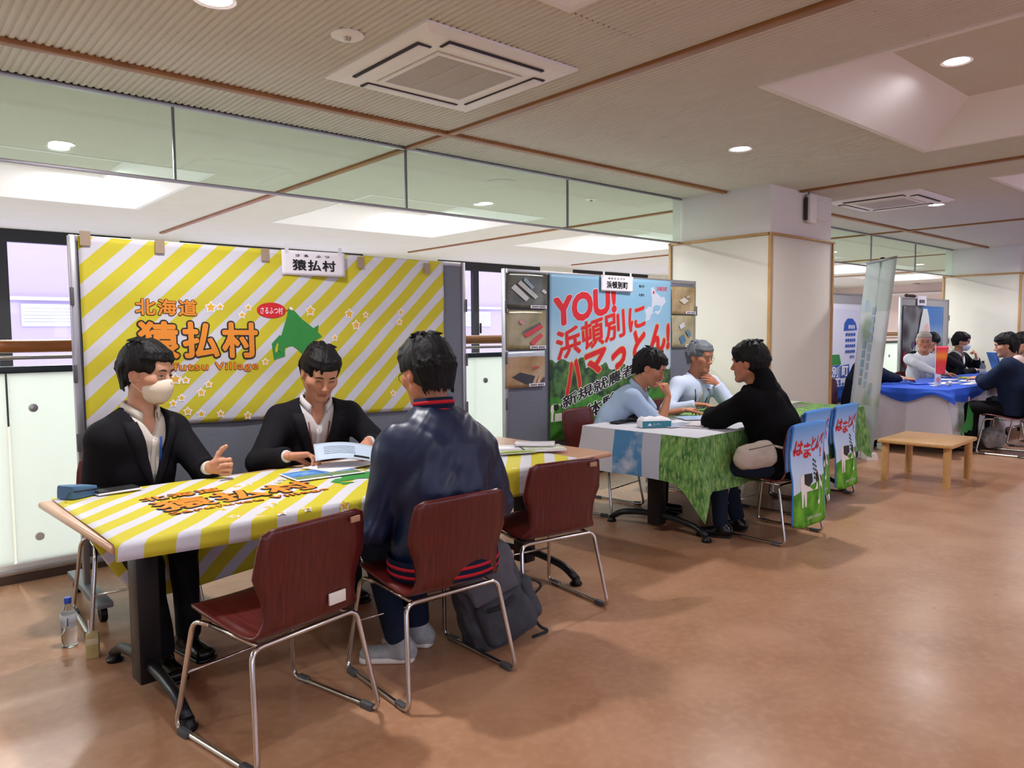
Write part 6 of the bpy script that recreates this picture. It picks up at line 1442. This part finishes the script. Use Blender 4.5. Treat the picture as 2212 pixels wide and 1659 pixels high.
# low wooden table, bench, roll-up banner
o = empty('low_table', (7.23, 2.56, 0), math.radians(3)); tag(o, 'small low wooden table standing in the aisle', 'low table')
MB().box((-.37, -.305, .345), (.37, .305, .38), .012, 3).make('table_top', LOWWOOD, o)
for sx in (-1, 1):
    for sy in (-1, 1): MB().tube([(sx*.31, sy*.25, 0), (sx*.31, sy*.25, .345)], .032, 16).make('leg', LOWWOOD, o, 60)
o = empty('bench', (8.1, 3.66, 0), math.radians(10)); tag(o, 'wooden bench with dark bent tube legs behind the roll-up banner', 'bench')
MB().box((-.33, -.17, .39), (.3, .17, .42), .012).make('seat', mat('bench_wood', 'a5673c', .4, noise=(5, .2, (1, 8, 8))), o)
for x in (-.27, .22): MB().tube([(x, -.13, .385), (x, -.15, .012), (x, .15, .012), (x, .13, .385)], .014, 10, .04).make('leg_loop', DARK_BAR, o, True)
g = G('sheer_banner', rough=.6); z = g.Z
blot = g.ramp(g.vor(2.3, (1, 1, .9)), [(.2, srgb('a8b9a8')), (.42, srgb('d4d8d8')), (.9, srgb('dfe0e4'))])
c_ = g.mix(g.step(z, 1.55), blot, g.mix(g.noise(3, 3), srgb('b9c4c0'), srgb('d2d8d6'))); c_ = g.mix(g.step(.55, z), c_, g.mix(g.noise(4, 4), srgb('b4c3c6'), srgb('c8cfcc'))); g.col(c_)
g.b.inputs['Alpha'].default_value = .8; g.b.inputs['Transmission Weight'].default_value = 0
SHEER = g.m
tl_ = g.N.new('ShaderNodeBsdfTranslucent'); g.L.new(c_, tl_.inputs[0]); mx_ = g.N.new('ShaderNodeMixShader'); mx_.inputs[0].default_value = .4; g.L.new(g.b.outputs[0], mx_.inputs[1]); g.L.new(tl_.outputs[0], mx_.inputs[2]); g.L.new(mx_.outputs[0], g.N['Material Output'].inputs[0])
ph = math.radians(46); wv = nv((math.cos(ph), math.sin(ph), 0)); nm_ = nv((math.sin(ph), -math.cos(ph), 0)); R0 = nv((7.90, 3.33, .0))
o = empty('roll_up_banner', tuple(R0)); tag(o, 'sheer roll-up banner leaning, seen from behind beside the blue table', 'banner'); RW, RH = .72, 2.1
rb = lambda a, b, d: tuple(wv*a+nm_*(b/RH*.2+d)+nv((0, 0, b)))
MB().grid(6, 12, lambda u, v: rb(u*RW, .06+v*(RH-.06), .004*math.sin(u*5+v*8)), .0012).make('sheet', SHEER, o, True)
m_ = MB(); m_.add([rb(a, b, d) for a, b, d in ((-.02, 0, -.06), (RW+.02, 0, -.06), (RW+.02, 0, .06), (-.02, 0, .06), (-.02, .07, -.04), (RW+.02, .07, -.04), (RW+.02, .07, .04), (-.02, .07, .04))], [(0, 3, 2, 1), (4, 5, 6, 7), (0, 1, 5, 4), (1, 2, 6, 5), (2, 3, 7, 6), (3, 0, 4, 7)]); m_.make('base', PLASTIC_WHITE, o)
MB().tube([rb(0, RH, 0), rb(RW, RH, 0)], .012, 8).make('top_bar', ALU, o, True); MB().tube([rb(RW/2, .05, .03), rb(RW/2, RH+.01, .02)], .007, 8).make('pole', ALU, o, True); MB().box((rb(RW/2, RH, .02)[0]-.02, rb(RW/2, RH, .02)[1]-.02, RH-.03), (rb(RW/2, RH, .02)[0]+.02, rb(RW/2, RH, .02)[1]+.02, RH+.03), .004).make('pole_hook', INK, o)
tl = lambda a, b, d: rb(RW-a, b, d)
for k, ch in enumerate('▪▪▪▪▪▪▪▪▪'): text('lettering', ch, mat('faint_blue', '8fa9c4', .6), o, tl, (.30, 1.52-k*.1, .38, 1.60-k*.1), .02, 1, -.004)
for k, ch in enumerate('▪▪▪▪▪'): text('lettering', ch, MATS['faint_blue'], o, tl, (.16, 1.15-k*.1, .24, 1.23-k*.1), .02, 1, -.004)
for a, b, r_ in ((.16, 1.62, .05), (.48, .72, .06)): poly('blue_dot', ellipse(a, b, r_, r_*1.3, 18), mat('faint_blue2', '9bbbd6', .6), o, tl, -.004)
# third table ------------------------------------------------------
T3Z = .7145
o = on2(9.20, 3.20, T3Z, 'table_flag', 'small red and orange pennant on a white stand on the blue table', 'flag', -71)
MB().lathe([(.001, 0), (.05, 0), (.05, .006), (.012, .012)], n=20).make('base', PLASTIC_WHITE, o); MB().tube([(0, 0, .01), (0, 0, .47)], .004, 8).make('rod', PLASTIC_WHITE, o)
g = G('pennant', rough=.6); g.col(g.ramp(g.Z, [(.14, srgb('dd3550')), (.28, srgb('e0402f')), (.34, srgb('ef8a2a')), (.42, srgb('e2304a'))])); MB().grid(8, 16, lambda u, v: (.008+u*.12*(1-.25*(1-v)), .012*math.sin(u*5), .14+v*.31), .001).make('cloth', g.m, o, True)
pk = mat('cone_white', 'dcd9de', .6); MB().lathe([(.035, .01), (.03, .13)], (.03, -.01, 0), 18).make('card_cone', pk, o); poly('pink_emblem', ellipse(.035, .075, .02, .03, 16), mat('print_pink', 'dd8fa0', .6), o, lambda a, b, d: (a, -.046, b), 0)
o = on2(9.30, 3.10, T3Z, 'paper_cup', 'white paper cup lying at the near end of the blue table', 'cup', 0); c_ = MB().lathe([(.022, 0), (.026, .07), (.0275, .07), (.0265, .073), (.024, .07), (.02, .004)], (0, 0, .027), 20, 'x').make('cup', PLASTIC_WHITE, o, 50)
for x, y, w, h, deg, lb in ((9.9, 3.05, .5, .1, 3, 'long white paper strip along the front of the blue table'), (9.75, 3.28, .4, .21, -8, 'white sheets in the middle of the blue table'), (10.4, 3.2, .35, .25, 12, 'white sheets in front of the pink-hooded person'), (10.5, 3.5, .3, .21, 5, 'papers near the person in the white jacket')):
    o = on2(x, y, T3Z, 'paper', lb, 'paper', deg); MB().box((-w/2, -h/2, 0), (w/2, h/2, .003), .0008).make('sheet', PAPER, o); MB().box((-w/2+.03, -h/2+.03, .003), (w/2-.05, -h/2+.035, .0038)).make('printed_line', RUBBER, o)
o = on2(9.35, 3.42, T3Z, 'blue_folder', 'small blue folder near the half-hidden person on the blue table', 'folder', -20); MB().box((-.09, -.06, 0), (.09, .06, .012), .003).make('cover', BLUECLOTH, o); MB().box((-.085, -.055, .0125), (.0, .055, .0135)).make('print', mat('sky_print', '5f8fe0', .5), o)
o = on2(10.98, 3.42, T3Z, 'clipboard', 'yellow-green folder held at the far side of the blue table', 'folder', 12); MB().box((-.14, -.1, .0), (.14, .1, .012), .002).make('cover', mat('lime', 'b9c44e', .5), o); MB().box((-.03, .07, .012), (.03, .1, .02), .002).make('clip', METAL_THIN, o)
o = on2(11.15, 3.3, T3Z, 'drink_bottle', 'dark plastic drink bottle with black cap on the blue table', 'bottle'); MB().lathe([(.001, 0), (.034, .002), (.036, .03), (.035, .11), (.036, .15), (.02, .19), (.014, .2)], n=20).make('bottle', mat('smoky_plastic', '6a7280', .1, alpha=.75), o, True); MB().lathe([(.017, .198), (.017, .225), (.001, .226)], n=16).make('cap', INK, o); MB().lathe([(.037, .05), (.037, .12)], n=20).make('label_band', mat('band_grey', '9aa3b4', .4), o, True)
o = on2(12.1, 3.35, .7095, 'brochure_stand', 'blue brochure stand on the farthest table', 'stand', 40)
for k, (z0, t) in enumerate(((0, .02), (.06, .05))):
    MB().add([(-.12, .0+t, z0), (.12, .0+t, z0), (.12, .09+t, z0+.32-.06*k), (-.12, .09+t, z0+.32-.06*k), (-.12, .012+t, z0), (.12, .012+t, z0), (.12, .102+t, z0+.32-.06*k), (-.12, .102+t, z0+.32-.06*k)], [(0, 1, 2, 3), (7, 6, 5, 4), (0, 4, 5, 1), (1, 5, 6, 2), (2, 6, 7, 3), (3, 7, 4, 0)]).make('brochure', mat('stand_blue', '5f8fd0', .5, noise=(6, .3)), o)
MB().box((-.13, -.02, 0), (.13, .16, .02), .004).make('base', WHB, o)
o = empty('plastic_bag', (9.62, 2.98, 0)); tag(o, 'pale plastic bag on the floor under the blue table', 'bag')
prs = [ell((9.62, 2.72, .13), ((1, 0, 0), (0, 1, 0), (0, 0, 1)), (.17, .12, .13), .04), ell((9.66, 2.70, .27), ((1, 0, 0), (0, 1, 0), (0, 0, 1)), (.09, .07, .08), .04)]; fd = Field(*bounds(prs, .04), .012)
for q_ in prs: fd.add(q_)
fd.noise(.016, 26, 14); fd.cutfn(lambda X, Y, Z: .002-Z+0*X+0*Y); V_, F_ = fd.mesh(); mk('bag', V_, F_, mat('grey_poly', 'a8a5a2', .35), o, True, None, 0, True)
MB().tube([(9.62, 2.70, .33), (9.6, 2.69, .40), (9.68, 2.69, .41), (9.70, 2.7, .33)], .006, 6, .03).make('handle', MATS['grey_poly'], o, True, None, 0, True)
o = empty('bracket_clamp', (12.0, 4.55, 1.846)); tag(o, 'small brown bundle resting on top of the berry poster board', 'bundle')
fd = Field(nv((-.22, -.05, -.01)), nv((.22, .05, .08)), .008); 
for x in (-.14, -.05, .05, .13): fd.add(ell((x, 0, .02), ((1, 0, 0), (0, 1, 0), (0, 0, 1)), (.06, .03, .025)))
fd.noise(.01, 40, 3); fd.cutfn(lambda X, Y, Z: .0-Z+0*X+0*Y); V_, F_ = fd.mesh(); mk('bundle', V_, F_, mat('dark_brown_cloth', '4a3c34', .9), o, True)
